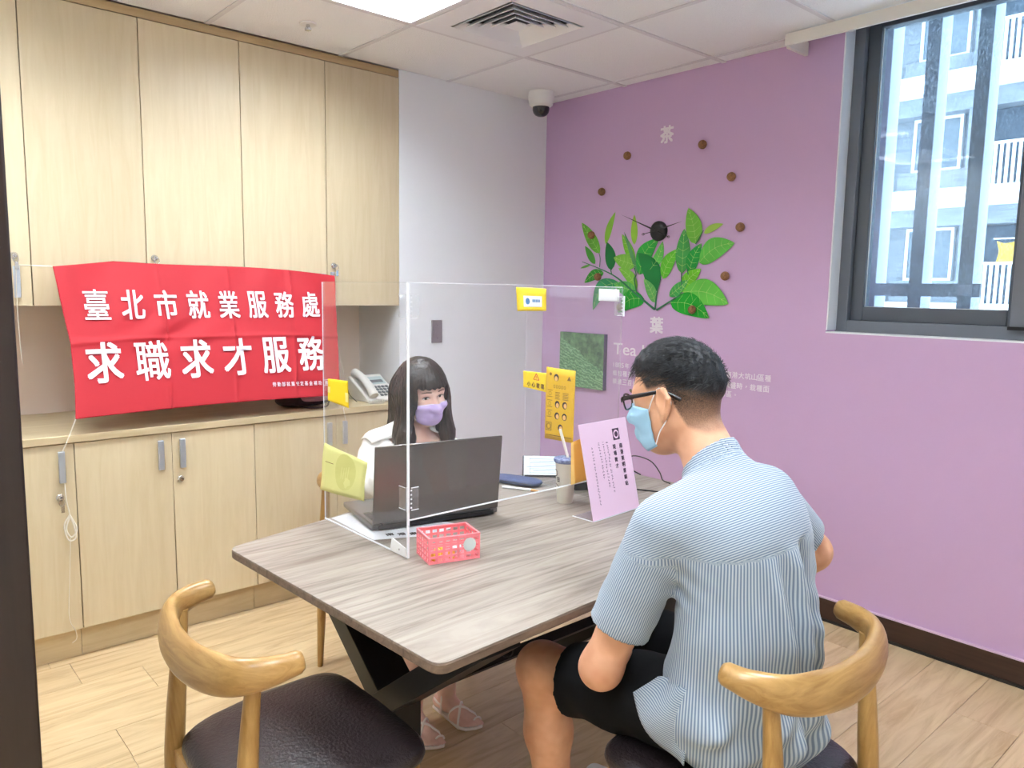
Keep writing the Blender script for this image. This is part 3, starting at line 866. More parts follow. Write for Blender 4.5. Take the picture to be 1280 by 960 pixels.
for li, (B, T, w, bend, c) in enumerate(LEAVES):
    if c not in leafmats:
        leafmats[c] = mat('leaf_%d' % li, rgb(*c), 0.65, noise=((9, 9, 9), 0.14, 1))
    h = 0.0022 + 0.00022 * li
    Ls, Rs, Md, _ = leaf_pts(B, T, w, bend)
    ring_ = [tuple(q) for q in Ls] + [tuple(q) for q in Rs[-2:0:-1]]
    lf = MB().prism(ring_, (0, -h + 0.001, 0), (1, 0, 0), (0, 0, 1), (0, -1, 0), 0.001).build('leaf', leafmats[c], mural)
    vn = MB()
    def strip(a, b, wd):
        a, b = np.array(a), np.array(b); dd = b - a; ln = np.linalg.norm(dd)
        if ln < 1e-4: return
        nn = np.array([-dd[1], dd[0]]) / ln * wd
        vn.add([on_wall(a + nn, h + 0.0003), on_wall(a - nn, h + 0.0003), on_wall(b - nn * 0.4, h + 0.0003), on_wall(b + nn * 0.4, h + 0.0003)], [(0, 1, 2, 3)])
    if w > 0.04 and c[1] > 140:
        for i in range(len(Md) - 1):
            strip(Md[i], Md[i + 1], 0.0011)
        for i in range(2, len(Md) - 2, 2):
            strip(Md[i], Md[i + 1] + (np.array(Ls[i + 1]) - Md[i + 1]) * 0.85, 0.0009)
            strip(Md[i], Md[i + 1] + (np.array(Rs[i + 1]) - Md[i + 1]) * 0.85, 0.0009)
        vn.build('vein', 'leaf_vein', lf)
for pts, wa, wb_ in STEMS:
    cr = crom([np.array(q) for q in pts], 5)
    k = len(cr)
    Ls, Rs = [], []
    for i, q in enumerate(cr):
        dd = cr[min(i + 1, k - 1)] - cr[max(i - 1, 0)]
        nn = np.array([-dd[1], dd[0]]) / np.linalg.norm(dd) * (wa + (wb_ - wa) * i / (k - 1))
        Ls.append(tuple(q + nn)); Rs.append(tuple(q - nn))
    MB().prism(Ls + Rs[::-1], (0, -0.009, 0), (1, 0, 0), (0, 0, 1), (0, -1, 0), 0.001).build('stem', 'stem_green', mural)

mat('wall_print', rgb(236, 230, 238), 0.7)
def wall_text(rows, name):
    b = MB()
    for s_, x, z, w, h, bold in rows:
        put_text(b, s_, (x, -0.0012, z), (1, 0, 0), (0, 0, 1), w, h, bold)
    return b
lt = wall_text([('茶', 0.909, 2.306, 0.088, 0.09, 0.03)], '').build('lettering', 'wall_print', wall_back)
wall_text([('葉', 0.889, 1.311, 0.09, 0.09, 0.03)], '').build('lettering', 'wall_print', wall_back)
wall_text([('Tea Leaves', 0.84, 1.165, 0.50, 0.066, 0.012)], '').build('lettering', 'wall_print', wall_back)
def chars(s_, x, z, pitch, h):
    return [(c, x + pitch * i, z, (h if c not in '，。' else h * 0.3), (h if c not in '，。' else h * 0.3), 0.018) for i, c in enumerate(s_) if c != ' ']
rows = [('1885', 0.632, 1.073, 0.078, 0.028, 0.012)] + chars('年，安', 0.695, 1.073, 0.037, 0.031)
rows += chars('在南港大坑山區種', 1.312, 1.086, 0.036, 0.032)
rows += chars('植包種茶，至', 0.606, 1.027, 0.037, 0.031) + chars('期興盛時，栽種面', 1.306, 1.034, 0.036, 0.032)
rows += chars('積達三百多', 0.606, 0.979, 0.037, 0.031) + chars('地區。', 1.32, 0.988, 0.036, 0.03)
wall_text(rows, '').build('lettering', 'wall_print', wall_back)

# clock and its hour markers
mat('cork', rgb(150, 108, 72), 0.8, noise=((120, 120, 120), 0.45, 3))
CX, CZ = 0.887, 1.81
clk = thing('wall_clock', 'frameless black wall clock hub with two thin hands above the tea plant', 'clock', (CX, 0, CZ))
MB().lathe([(0.05, 0.0), (0.052, 0.006), (0.052, 0.018), (0.046, 0.026), (0.03, 0.03), (0.0, 0.031)], (CX, 0, CZ), 28, axis=(0, -1, 0)).build('hub', 'black_plastic', clk, smooth=40)
def hand(tip, tail, w, yy, name):
    a = np.array([CX, CZ]); tp = np.array(tip); tl = np.array(tail)
    d_ = (tp - a) / np.linalg.norm(tp - a); n_ = np.array([-d_[1], d_[0]])
    pts = [tuple(a + n_ * w), tuple(tp), tuple(a - n_ * w)]
    b = MB().prism(pts, (0, yy, 0), (1, 0, 0), (0, 0, 1), (0, -1, 0), 0.0015)
    o = b.build(name, 'black_plastic', clk)
    c_ = [(float(tl[0] + 0.008 * math.cos(q)), yy - 0.001, float(tl[1] + 0.005 * math.sin(q))) for q in np.linspace(0, 2 * math.pi, 13)]
    MB().tube([(CX, yy - 0.001, CZ), (float(tl[0]), yy - 0.001, float(tl[1]))], 0.002, 5).build('hand_tail', 'black_plastic', o)
    MB().tube(c_, 0.0015, 5).build('tail_ring', 'black_plastic', o)
hand((0.645, 1.908), (0.97, 1.775), 0.005, -0.034, 'minute_hand')
hand((1.054, 1.85), (0.805, 1.795), 0.006, -0.037, 'hour_hand')
HOURS = {'one': (1.14, 2.224), 'two': (1.315, 2.05), 'three': (1.378, 1.806), 'four': (1.307, 1.572), 'five': (1.122, 1.401),
         'seven': (0.639, 1.40), 'eight': (0.463, 1.57), 'nine': (0.404, 1.809), 'ten': (0.474, 2.048), 'eleven': (0.654, 2.226)}
src = None
for hname, (x, z) in HOURS.items():
    lab = 'small round cork knob at the %s o\'clock spot of the wall clock' % hname
    if src is None:
        src = MB().lathe([(0.016, 0), (0.021, 0.005), (0.0225, 0.014), (0.019, 0.024), (0.011, 0.03), (0.0, 0.032)], (0, 0, 0), 16, axis=(0, -1, 0)).build('hour_knob', 'cork', smooth=50)
        o = src
    else:
        o = src.copy(); COL.objects.link(o)
    o.location = (x, 0, z)
    tag(o, lab, 'clock marker', 'cork hour knobs of the wall clock')

# tea field picture
def picture_mat():
    M = bpy.data.materials.new('tea_field'); M.use_nodes = True
    nt = M.node_tree; N, L = nt.nodes, nt.links
    b = N['Principled BSDF']; b.inputs['Roughness'].default_value = 0.6
    tc = N.new('ShaderNodeTexCoord')
    sep = N.new('ShaderNodeSeparateXYZ'); L.new(tc.outputs['Object'], sep.inputs[0])
    def nz(scale, det=5, sc=(1, 1, 1)):
        mp = N.new('ShaderNodeMapping'); mp.inputs['Scale'].default_value = sc
        L.new(tc.outputs['Object'], mp.inputs[0])
        n = N.new('ShaderNodeTexNoise'); n.inputs['Scale'].default_value = scale; n.inputs['Detail'].default_value = det; n.inputs['Roughness'].default_value = 0.7
        L.new(mp.outputs[0], n.inputs['Vector']); return n
    rows_ = N.new('ShaderNodeTexWave'); rows_.inputs['Scale'].default_value = 17; rows_.inputs['Distortion'].default_value = 9; rows_.inputs['Detail'].default_value = 5; rows_.inputs['Detail Scale'].default_value = 2.5
    rows_.bands_direction = 'Z'
    mp = N.new('ShaderNodeMapping'); mp.inputs['Rotation'].default_value = (0, -0.3, 0); L.new(tc.outputs['Object'], mp.inputs[0]); L.new(mp.outputs[0], rows_.inputs['Vector'])
    r1 = N.new('ShaderNodeValToRGB'); e = r1.color_ramp.elements
    e[0].position = 0.1; e[0].color = rgb(54, 104, 66); e[1].position = 0.9; e[1].color = rgb(166, 210, 160)
    x = e.new(0.5); x.color = rgb(100, 152, 104)
    mixn = N.new('ShaderNodeMath'); mixn.operation = 'MULTIPLY_ADD'; mixn.inputs[1].default_value = 0.38
    n0 = nz(60); L.new(rows_.outputs['Fac'], mixn.inputs[0])
    sc_ = N.new('ShaderNodeMath'); sc_.operation = 'MULTIPLY'; sc_.inputs[1].default_value = 0.72; L.new(n0.outputs[0], sc_.inputs[0]); L.new(sc_.outputs[0], mixn.inputs[2])
    L.new(mixn.outputs[0], r1.inputs[0])
    r2_ = N.new('ShaderNodeValToRGB'); e = r2_.color_ramp.elements
    e[0].position = 0.35; e[0].color = rgb(44, 80, 56); e[1].position = 0.7; e[1].color = rgb(124, 172, 118)
    n1 = nz(26, 6); L.new(n1.outputs[0], r2_.inputs[0])
    # wooded slope above a diagonal
    ma = N.new('ShaderNodeMath'); ma.operation = 'MULTIPLY_ADD'; ma.inputs[1].default_value = 0.55
    L.new(sep.outputs['X'], ma.inputs[0]); L.new(sep.outputs['Z'], ma.inputs[2])
    n2 = nz(12, 3); ad = N.new('ShaderNodeMath'); ad.operation = 'MULTIPLY_ADD'; ad.inputs[1].default_value = 0.08
    L.new(n2.outputs[0], ad.inputs[0]); L.new(ma.outputs[0], ad.inputs[2])
    gt = N.new('ShaderNodeMath'); gt.operation = 'GREATER_THAN'; gt.inputs[1].default_value = 0.08; L.new(ad.outputs[0], gt.inputs[0])
    mx = N.new('ShaderNodeMix'); mx.data_type = 'RGBA'
    L.new(gt.outputs[0], mx.inputs[0]); L.new(r1.outputs[0], mx.inputs[6]); L.new(r2_.outputs[0], mx.inputs[7])
    L.new(mx.outputs[2], b.inputs['Base Color'])
    MATS['tea_field'] = M
picture_mat()
pic = thing('canvas_picture', 'frameless canvas picture of green terraced tea fields on the purple wall', 'picture', (0.365, 0, 1.08))
mat('canvas_edge', rgb(90, 84, 110), 0.7)
MB().box(-0.178, -0.03, -0.162, 0.178, 0, 0.162).build('canvas', 'canvas_edge', pic, world=False, bevel=0.002)
MB().box(-0.177, -0.0306, -0.161, 0.177, -0.03, 0.161).build('print', 'tea_field', pic, world=False)

# ------------------------------------------------------------------ table
TZ = 0.75
outl = [(1.389, -2.541), (1.345, -2.35), (1.303, -2.17), (1.262, -2.02), (1.235, -1.85), (1.228, -1.65), (1.238, -1.4), (1.262, -1.15), (1.30, -0.93),
        (1.7, -0.915), (2.245, -0.905), (2.27, -1.4), (2.297, -2.021), (2.321, -2.489)]
def round_poly(P, r, which, n=5):
    out = []
    k = len(P)
    for i, q in enumerate(P):
        if i not in which:
            out.append(q); continue
        a = Vector(P[i - 1] + (0,)); b = Vector(q + (0,)); c = Vector(P[(i + 1) % k] + (0,))
        d1 = (a - b).normalized() * r; d2 = (c - b).normalized() * r
        for t in range(n + 1):
            s = t / n
            pt = (b + d1) * (1 - s) ** 2 + b * 2 * s * (1 - s) + (b + d2) * s * s
            out.append((pt.x, pt.y))
    return out
tp = round_poly(outl, 0.035, (0, 8, 10, 13))
tbl = thing('meeting_table', 'grey wood-grain meeting table on crossed black steel legs', 'table', (1.8, -1.71, 0))
MB().prism(tp, (0, 0, TZ - 0.025), (1, 0, 0), (0, 1, 0), (0, 0, 1), 0.0235).build('edge_band', 'table_edge', tbl, bevel=0.004)
ins = [(q[0] + (1.8 - q[0]) * 0.002, q[1] + (-1.71 - q[1]) * 0.0015) for q in tp]
MB().prism(ins, (0, 0, TZ - 0.0015), (1, 0, 0), (0, 1, 0), (0, 0, 1), 0.0015).build('table_top', 'table_wood', tbl)
def xleg(y0, y1):
    cx = 1.845
    ym = (y0 + y1) / 2
    jt = Vector((cx, ym, 0.405))
    for a, b, dy in ((Vector((cx + 0.405, ym, TZ - 0.034)), Vector((cx - 0.51, ym, 0.012)), 0.0), (Vector((cx - 0.42, ym, TZ - 0.034)), jt + Vector((0.02, 0, -0.02)), 0.002)):
        d_ = (b - a).normalized(); n_ = d_.cross(Vector((0, 1, 0)))
        MB().obox((a + b) / 2, d_, (0, 1, 0), n_, (b - a).length / 2, (y1 - y0) / 2 - dy, 0.031).build('leg', 'black_steel', tbl, bevel=0.002)
    MB().box(cx - 0.47, y0, TZ - 0.034, cx + 0.42, y1, TZ - 0.0255).build('top_plate', 'black_steel', tbl)
    MB().box(cx - 0.045, y0 + 0.01, 0.0, cx + 0.045, y1 - 0.01, 0.40).build('column', 'black_steel', tbl, bevel=0.002)
    MB().box(cx - 0.58, y0, 0.0, cx - 0.44, y1, 0.014).build('foot', 'black_steel', tbl)
xleg(-2.335, -2.22)
xleg(-1.20, -1.085)
MB().tube([(1.845, -2.22, 0.40), (1.845, -1.20, 0.40)], 0.02, 4).build('stretcher', 'black_steel', tbl)
hk = thing('cable_loop', 'thin black wire loop hanging below the table edge', 'cable', (2.02, -2.04, 0.72))
MB().tube(crom([(2.02, -2.05, 0.724), (2.02, -2.05, 0.58), (2.005, -2.06, 0.53), (2.01, -2.035, 0.505), (2.03, -2.03, 0.53), (2.025, -2.045, 0.6), (2.022, -2.048, 0.68)], 6), 0.0022, 5).build('loop', 'black_plastic', hk, smooth=60)

# ------------------------------------------------------------------ chairs (local: facing +x, origin on the floor under the seat)
def make_chair():
    t = thing('elbow_chair', '', 'chair', group='bentwood elbow chairs around the table')
    # curved back rail
    half = [(-0.09, 0.235, 0.772), (-0.15, 0.224, 0.765), (-0.203, 0.182, 0.755), (-0.231, 0.095, 0.745)]
    path = crom(half + [(-0.239, 0, 0.741)] + [(q[0], -q[1], q[2]) for q in half[::-1]], 7)
    k = len(path) - 1
    ell = []
    for i in range(k + 1):
        s = abs(i / k - 0.5) * 2
        hh = lerp([(0, 0.042), (0.35, 0.041), (0.62, 0.034), (0.85, 0.026), (0.985, 0.023), (1, 0.018)], s)
        th = lerp([(0, 0.017), (0.4, 0.019), (0.7, 0.022), (0.985, 0.022), (1, 0.017)], s)
        ell.append((hh, th))
    upv = None
    MB().tube(path, 0.02, 18, ell=ell, upv=(0.28, 0, 1)).build('back_rail', 'rail_oak', t, world=False, smooth=60)
    for s in (-1, 1):
        q = crom([(-0.215, s * 0.212, 0.0), (-0.207, s * 0.208, 0.2), (-0.198, s * 0.203, 0.42), (-0.186, s * 0.198, 0.6), (-0.172, s * 0.199, 0.752)], 4)
        MB().tube(q, [lerp([(0, 0.011), (0.5, 0.0225), (0.62, 0.022), (1, 0.0145)], i / (len(q) - 1)) for i in range(len(q))], 12).build('leg', 'chair_oak', t, world=False, smooth=60)
        q = crom([(0.205, s * 0.212, 0.0), (0.195, s * 0.205, 0.22), (0.185, s * 0.197, 0.432)], 4)
        MB().tube(q, [lerp([(0, 0.011), (0.8, 0.021), (1, 0.02)], i / (len(q) - 1)) for i in range(len(q))], 12).build('leg', 'chair_oak', t, world=False, smooth=60)
        MB().box(-0.195, s * 0.193 - 0.011, 0.392, 0.185, s * 0.193 + 0.011, 0.432).build('seat_rail', 'chair_oak', t, world=False, bevel=0.003)
    MB().box(0.174, -0.19, 0.392, 0.196, 0.19, 0.432).build('seat_rail', 'chair_oak', t, world=False, bevel=0.003)
    MB().box(-0.205, -0.19, 0.392, -0.183, 0.19, 0.432).build('seat_rail', 'chair_oak', t, world=False, bevel=0.003)
    # padded seat: rounded outline, domed top
    out = []
    for i in range(48):
        a = 2 * math.pi * i / 48
        ca, sa = math.cos(a), math.sin(a)
        e = 0.27
        x = math.copysign(abs(ca) ** e, ca); y = math.copysign(abs(sa) ** e, sa)
        hw = 0.238 if x > 0 else 0.238 - 0.055 * abs(x) ** 1.5
        out.append((0.012 + 0.215 * x - (0.012 * (1 - abs(y)) if x < 0 else -0.008 * (1 - y * y)), hw * y))
    vs, fs = [], []
    rings_ = [(0.93, 0.430), (0.985, 0.436), (1.0, 0.449), (0.99, 0.463), (0.955, 0.472), (0.87, 0.4775), (0.7, 0.481), (0.45, 0.484), (0.2, 0.4855)]
    for sc, z in rings_:
        vs += [(0.012 + (q[0] - 0.012) * sc, q[1] * sc, z) for q in out]
    n = 48
    for r in range(len(rings_) - 1):
        fs += [(r * n + i, r * n + (i + 1) % n, (r + 1) * n + (i + 1) % n, (r + 1) * n + i) for i in range(n)]
    fs.append(tuple(range((len(rings_) - 1) * n, len(rings_) * n))); fs.append(tuple(range(n - 1, -1, -1)))
    MB().add(vs, fs).build('seat', 'leather', t, world=False, smooth=60)
    return t
chair = make_chair()
chair.location = (1.935, -2.61, 0); chair.rotation_euler = (0, 0, math.radians(90))
chair['label'] = 'empty oak elbow chair with a black leather seat at the table end'
dup(chair, (2.625, -1.88, 0), math.radians(180), 'oak elbow chair the man in the striped shirt sits on')
dup(chair, (1.055, -1.77, 0), math.radians(0), 'oak elbow chair the woman with the laptop sits on')

# ------------------------------------------------------------------ folding clear screen on the table
clear('acrylic', tint=(0.985, 0.988, 0.99), refl=0.05, haze=0.016, hazecol=(0.95, 0.96, 0.98))
mat('acrylic_edge', rgb(236, 238, 242), 0.25)
clear('acrylic_hinge', tint=(0.96, 0.97, 0.98), refl=0.3, haze=0.07, hazecol=(1, 1, 1))
clear('film_seal', tint=(0.8, 0.82, 0.84), refl=0.1, haze=0.3)
AX, AY0, AY1, AZB, AZT = 1.777, -2.195, -1.336, 0.857, 1.5
scr = thing('table_screen', 'three-part folding clear acrylic screen standing on the table', 'screen', (1.6, -1.77, TZ))
T2 = 0.002
def sheet(x0, y0, z0, x1, y1, z1, name):
    p_ = MB().box(x0, y0, z0, x1, y1, z1).build(name, 'acrylic', scr)
    return p_
e = 0.0005
c_ = sheet(AX - T2, AY0 + 0.004, AZB, AX + T2, AY1 - 0.004, AZT, 'front_panel')
for a in ((AX - T2 - e, AY0 + 0.004, AZB - 0.0015, AX + T2 + e, AY1 - 0.004, AZB + 0.0015), (AX - T2, AY0 + 0.004, AZT - 0.0008, AX + T2, AY1 - 0.004, AZT + 0.0008)):
    MB().box(*a).build('polished_edge', 'acrylic_edge', c_)
for yy in (AY0, AY1):
    x0 = 1.305
    w_ = sheet(x0, yy - T2, TZ + 0.001, AX + T2, yy + T2, AZT, 'side_panel')
    if yy == AY0:
        MB().box(AX - T2 - e, yy - T2 - 0.0015, TZ + 0.001, AX + T2 + e, yy + T2 + e, AZT).build('polished_edge', 'acrylic_edge', w_)
        MB().box(x0, yy - T2 - e, TZ + 0.0005, AX + T2, yy + T2 + e, TZ + 0.003).build('polished_edge', 'acrylic_edge', w_)
        MB().box(x0 - e, yy - 0.0012, TZ + 0.001, x0 + 0.0012, yy + 0.0012, AZT).build('polished_edge', 'acrylic_edge', w_)
    else:
        MB().box(AX - 0.001, yy - T2 - e, TZ + 0.001, AX + T2 + e, yy + 0.001, AZT).build('polished_edge', 'acrylic_hinge', w_)
        MB().box(x0 - e, yy - 0.001, TZ + 0.001, x0 + 0.001, yy + 0.001, AZT).build('polished_edge', 'acrylic_edge', w_)
    MB().box(x0, yy - T2, AZT - 0.0008, AX + T2, yy + T2, AZT + 0.0008).build('polished_edge', 'acrylic_hinge', w_)
    sgn = 1 if yy == AY0 else -1
    for zz in (0.917, 1.437):
        hz = thing if False else None
        h_ = MB().box(AX + T2, yy + (0.006 if sgn > 0 else -0.03), zz - 0.032, AX + T2 + 0.004, yy + (0.03 if sgn > 0 else -0.006), zz + 0.032)
        h_.box(AX - 0.036, yy - sgn * T2 - 0.004 * sgn, zz - 0.032, AX - 0.006, yy - sgn * T2, zz + 0.032)
        h1 = h_.build('hinge', 'acrylic_hinge', scr)
        MB().tube([(AX + 0.004, yy - sgn * 0.004, zz - 0.034), (AX + 0.004, yy - sgn * 0.004, zz + 0.034)], 0.004, 8).build('pin', 'acrylic_edge', h1)
        for q in range(5):
            z2 = zz - 0.024 + 0.012 * q
            MB().box(AX + T2 + 0.003, yy + sgn * 0.004, z2 - 0.002, AX + T2 + 0.0048, yy + sgn * 0.008, z2 + 0.002).build('knuckle', 'acrylic_edge', h1)
        fr_ = MB()
        y_a, y_b = (yy + 0.006, yy + 0.03) if sgn > 0 else (yy - 0.03, yy - 0.006)
        for zc in (zz - 0.032, zz + 0.03):
            fr_.box(AX + T2 + 0.0035, y_a, zc, AX + T2 + 0.0046, y_b, zc + 0.002)
            fr_.box(AX - 0.036, yy - sgn * (T2 + 0.0046), zc, AX - 0.006, yy - sgn * (T2 + 0.0034), zc + 0.002)
        fr_.build('hinge_rim', 'acrylic_edge', h1)
# foot bracket on the near side panel
br = MB().prism([(0, 0.0), (-0.075, 0.0), (-0.072, 0.016), (-0.068, 0.038), (0, 0.024)], (AX - 0.006, AY0 - T2 - 0.001, TZ + 0.004), (1, 0, 0), (0, 0, 1), (0, -1, 0), 0.003).build('foot_bracket', 'white_plastic', scr)
MB().lathe([(0.003, 0), (0.003, 0.001), (0, 0.0012)], (AX - 0.035, AY0 - T2 - 0.004, TZ + 0.018), 8, (0, -1, 0)).build('screw', 'chrome', br)

# ---- papers stuck to the screen
mat('paper_yellow', rgb(246, 214, 28), 0.6); mat('paper_yellow2', rgb(226, 180, 26), 0.6); mat('ink_brown', rgb(120, 84, 20), 0.7)
mat('ink_dark', rgb(46, 36, 34), 0.7); mat('paper_white', rgb(238, 240, 244), 0.6); mat('ink_blue', rgb(70, 130, 190), 0.7); mat('ink_red', rgb(210, 80, 50), 0.7)
mat('paper_green', rgb(224, 224, 150), 0.7); mat('paper_green2', rgb(212, 212, 132), 0.7); mat('paper_orange', rgb(246, 196, 92), 0.65); mat('paper_orange2', rgb(252, 216, 130), 0.65)
mat('face_skin', rgb(238, 190, 120), 0.7)
def leafsheet(name, label, cat, corners, nrm, m, curl=0.0, n=10, wav=0.0):
    """thin paper from four corners (tl, tr, br, bl), optionally curled along nrm"""
    tl, tr, br_, bl = map(Vector, corners); N_ = Vector(nrm)
    c0 = (tl + tr + br_ + bl) / 4
    t = thing(name, label, cat, tuple(c0))
    def fn(a, b, o=0.0):
        q = (tl * (1 - a) + tr * a) * (1 - b) + (bl * (1 - a) + br_ * a) * b
        return q + N_ * (o + 0.0009 + curl * (a - 0.5) ** 2 * 4 * 0.5 + wav * (0.5 + 0.5 * math.sin(a * 5 + b * 6)))
    MB().grid(lambda a, b: fn(a, b), n, n).build('sheet', m, t, smooth=70, solid=0.0006)
    return t, fn
def patch(t, fn, name, m, a0, b0, a1, b1, o=0.0008):
    return MB().grid(lambda a, b: fn(a0 + (a1 - a0) * a, b0 + (b1 - b0) * b, o), 4, 4).build(name, m, t)
def disc(fn, a, b, ra, rb, o, n=16):
    vs = [fn(a, b, o)] + [fn(a + ra * math.cos(2 * math.pi * q / n), b + rb * math.sin(2 * math.pi * q / n), o) for q in range(n)]
    return vs, [(0, 1 + q, 1 + (q + 1) % n) for q in range(n)]
def txt(fn, body, a, b, w, h, o, mb, bold=0.0):
    put_text(mb, body, None, None, None, w, h, bold, lambda x, y: fn(a + x, b - y, o))
YN = AY0 - 0.003
t, fn = leafsheet('yellow_note', 'small bright yellow note taped to the screen beside the telephone', 'note',
                  ((1.342, YN, 1.204), (1.464, YN, 1.209), (1.468, YN, 1.128), (1.34, YN, 1.136)), (0, -1, 0), 'paper_yellow')
mat('tape', rgb(246, 232, 150), 0.3)
patch(t, fn, 'tape_strip', 'tape', 0.0, 0.35, 0.12, 0.62); patch(t, fn, 'tape_strip', 'tape', 0.86, 0.45, 1.0, 0.8)
t, fn = leafsheet('pale_green_note', 'pale yellow-green sheet with a faint oval mark stuck low on the screen', 'note',
                  ((1.318, YN, 1.0), (1.575, YN, 0.982), (1.552, YN, 0.862), (1.283, YN, 0.842)), (0, -1, 0), 'paper_green', wav=0.004)
vs, fs = disc(fn, 0.55, 0.45, 0.24, 0.42, 0.0008, 24); MB().add(vs, fs).build('oval_mark', 'paper_green2', t)
b_ = MB()
for q in range(4):
    b_.add([fn(0.46 + 0.05 * q, 0.3, 0.0014), fn(0.475 + 0.05 * q, 0.3, 0.0014), fn(0.475 + 0.05 * q, 0.62, 0.0014), fn(0.46 + 0.05 * q, 0.62, 0.0014)], [(0, 1, 2, 3)])
b_.build('faint_lines', 'paper_green', t)
MB().add([fn(0.08, 0.36, .001), fn(0.26, 0.36, .001), fn(0.26, 0.372, .001), fn(0.08, 0.372, .001)], [(0, 1, 2, 3)]).build('pencil_mark', 'ink_brown', t)
# right wing (faces -y towards the camera)
YF = AY1 - 0.003
t, fn = leafsheet('yellow_sticker', 'bright yellow sticker with a white name label at the screen corner', 'sticker',
                  ((1.25, YF, 1.497), (1.418, YF, 1.492), (1.42, YF, 1.41), (1.26, YF, 1.405)), (0, -1, 0), 'paper_yellow', curl=0.01)
lb = patch(t, fn, 'name_label', 'paper_white', 0.22, 0.35, 0.85, 0.82, 0.001)
b_ = MB(); vs, fs = disc(fn, 0.36, 0.58, 0.07, 0.14, 0.0018); b_.add(vs, fs)
for q in range(5):
    b_.add([fn(0.52 + 0.055 * q, 0.5, .0018), fn(0.56 + 0.055 * q, 0.5, .0018), fn(0.56 + 0.055 * q, 0.62, .0018), fn(0.52 + 0.055 * q, 0.62, .0018)], [(0, 1, 2, 3)])
b_.build('label_print', 'ink_blue', lb)
t, fn = leafsheet('warning_sticker', 'yellow glass warning sticker with a red triangle on the screen', 'sticker',
                  ((1.298, YF, 1.176), (1.426, YF, 1.178), (1.426, YF, 1.106), (1.30, YF, 1.113)), (0, -1, 0), 'paper_yellow', curl=0.006)
b_ = MB()
tri = [(0.56, 0.08), (0.68, 0.44), (0.44, 0.44)]
for i in range(3):
    a, b = np.array(tri[i]), np.array(tri[(i + 1) % 3]); d_ = b - a; n_ = np.array([-d_[1], d_[0]]) / np.linalg.norm(d_) * 0.018
    b_.add([fn(*(a + n_), .001), fn(*(a - n_), .001), fn(*(b - n_), .001), fn(*(b + n_), .001)], [(0, 1, 2, 3)])
txt(fn, '!', 0.56, 0.31, 0.03, 0.18, .001, b_, 0.02)
b_.build('warning_triangle', 'ink_red', t)
b_ = MB()
for q, ch in enumerate('小心玻璃'):
    txt(fn, ch, 0.24 + 0.2 * q, 0.74, 0.15, 0.3, .001, b_, 0.02)
b_.build('lettering', 'ink_brown', t)
t, fn = leafsheet('yellow_poster', 'tall yellow notice with rows of small face icons on the screen', 'poster',
                  ((1.428, YF - 0.004, 1.203), (1.578, YF - 0.004, 1.2), (1.574, YF - 0.004, 0.935), (1.425, YF - 0.004, 0.932)), (0, -1, 0), 'paper_yellow2')
b_ = MB()
for (a, b) in ((0.36, 0.13), (0.68, 0.50), (0.42, 0.50), (0.42, 0.66), (0.68, 0.66), (0.55, 0.82)):
    vs, fs = disc(fn, a, b, 0.085, 0.05, 0.001); b_.add(vs, fs)
b_.build('face_icons', 'ink_dark', t)
b_ = MB()
for (a, b) in ((0.36, 0.145), (0.70, 0.505), (0.43, 0.512), (0.44, 0.668), (0.68, 0.668), (0.57, 0.828)):
    vs, fs = disc(fn, a, b, 0.055, 0.034, 0.0015); b_.add(vs, fs)
b_.build('face_fill', 'face_skin', t)
b_ = MB()
def ringp(a, b, ra, rb, w):
    for q in range(20):
        p0, p1 = 2 * math.pi * q / 20, 2 * math.pi * (q + 1) / 20
        b_.add([fn(a + ra * math.cos(p0), b + rb * math.sin(p0), .001), fn(a + ra * math.cos(p1), b + rb * math.sin(p1), .001),
                fn(a + (ra - w) * math.cos(p1), b + (rb - w * 0.55) * math.sin(p1), .001), fn(a + (ra - w) * math.cos(p0), b + (rb - w * 0.55) * math.sin(p0), .001)], [(0, 1, 2, 3)])
def rectp(a0, b0, a1, b1):
    b_.add([fn(a0, b0, .001), fn(a1, b0, .001), fn(a1, b1, .001), fn(a0, b1, .001)], [(0, 1, 2, 3)])
ringp(0.14, 0.82, 0.075, 0.045, 0.02)
rectp(0.04, 0.76, 0.24, 0.768); rectp(0.04, 0.872, 0.24, 0.88); rectp(0.04, 0.76, 0.058, 0.88); rectp(0.222, 0.76, 0.24, 0.88)
for q in range(5):
    ringp(0.30 + 0.09 * q, 0.255, 0.032, 0.024, 0.012)
for q in range(3):
    rectp(0.07, 0.31 + 0.14 * q, 0.24, 0.318 + 0.14 * q); rectp(0.07, 0.40 + 0.14 * q, 0.24, 0.408 + 0.14 * q)
    ringp(0.155, 0.36 + 0.14 * q, 0.05, 0.028, 0.012)
for q in range(2):
    for k in range(5):
        rectp(0.34 + 0.26 * q, 0.33 + 0.022 * k, 0.5 + 0.3 * q - 0.02 * (k % 2), 0.338 + 0.022 * k)
rectp(0.06, 0.935, 0.94, 0.945)
txt(fn, '●', 0.16, 0.09, 0.08, 0.045, .001, b_); txt(fn, '▲', 0.8, 0.12, 0.14, 0.06, .001, b_)
b_.build('poster_print', 'ink_brown', t)
t, fn = leafsheet('white_tape', 'white tape square at the top corner of the screen hinge', 'tape',
                  ((1.676, YF - 0.001, 1.494), (1.768, YF - 0.001, 1.492), (1.768, YF - 0.001, 1.452), (1.676, YF - 0.001, 1.453)), (0, -1, 0), 'paper_white')
t, fn = leafsheet('orange_card', 'translucent orange card hanging beside the pink sign stand', 'card',
                  ((AX + 0.003, -1.572, 0.998), (AX + 0.003, -1.49, 1.012), (AX + 0.003, -1.42, 0.866), (AX + 0.003, -1.567, 0.858)), (1, 0, 0), 'paper_orange', curl=0.004)
patch(t, fn, 'folded_edge', 'paper_orange2', 0.0, 0.0, 0.13, 1.0, 0.001)

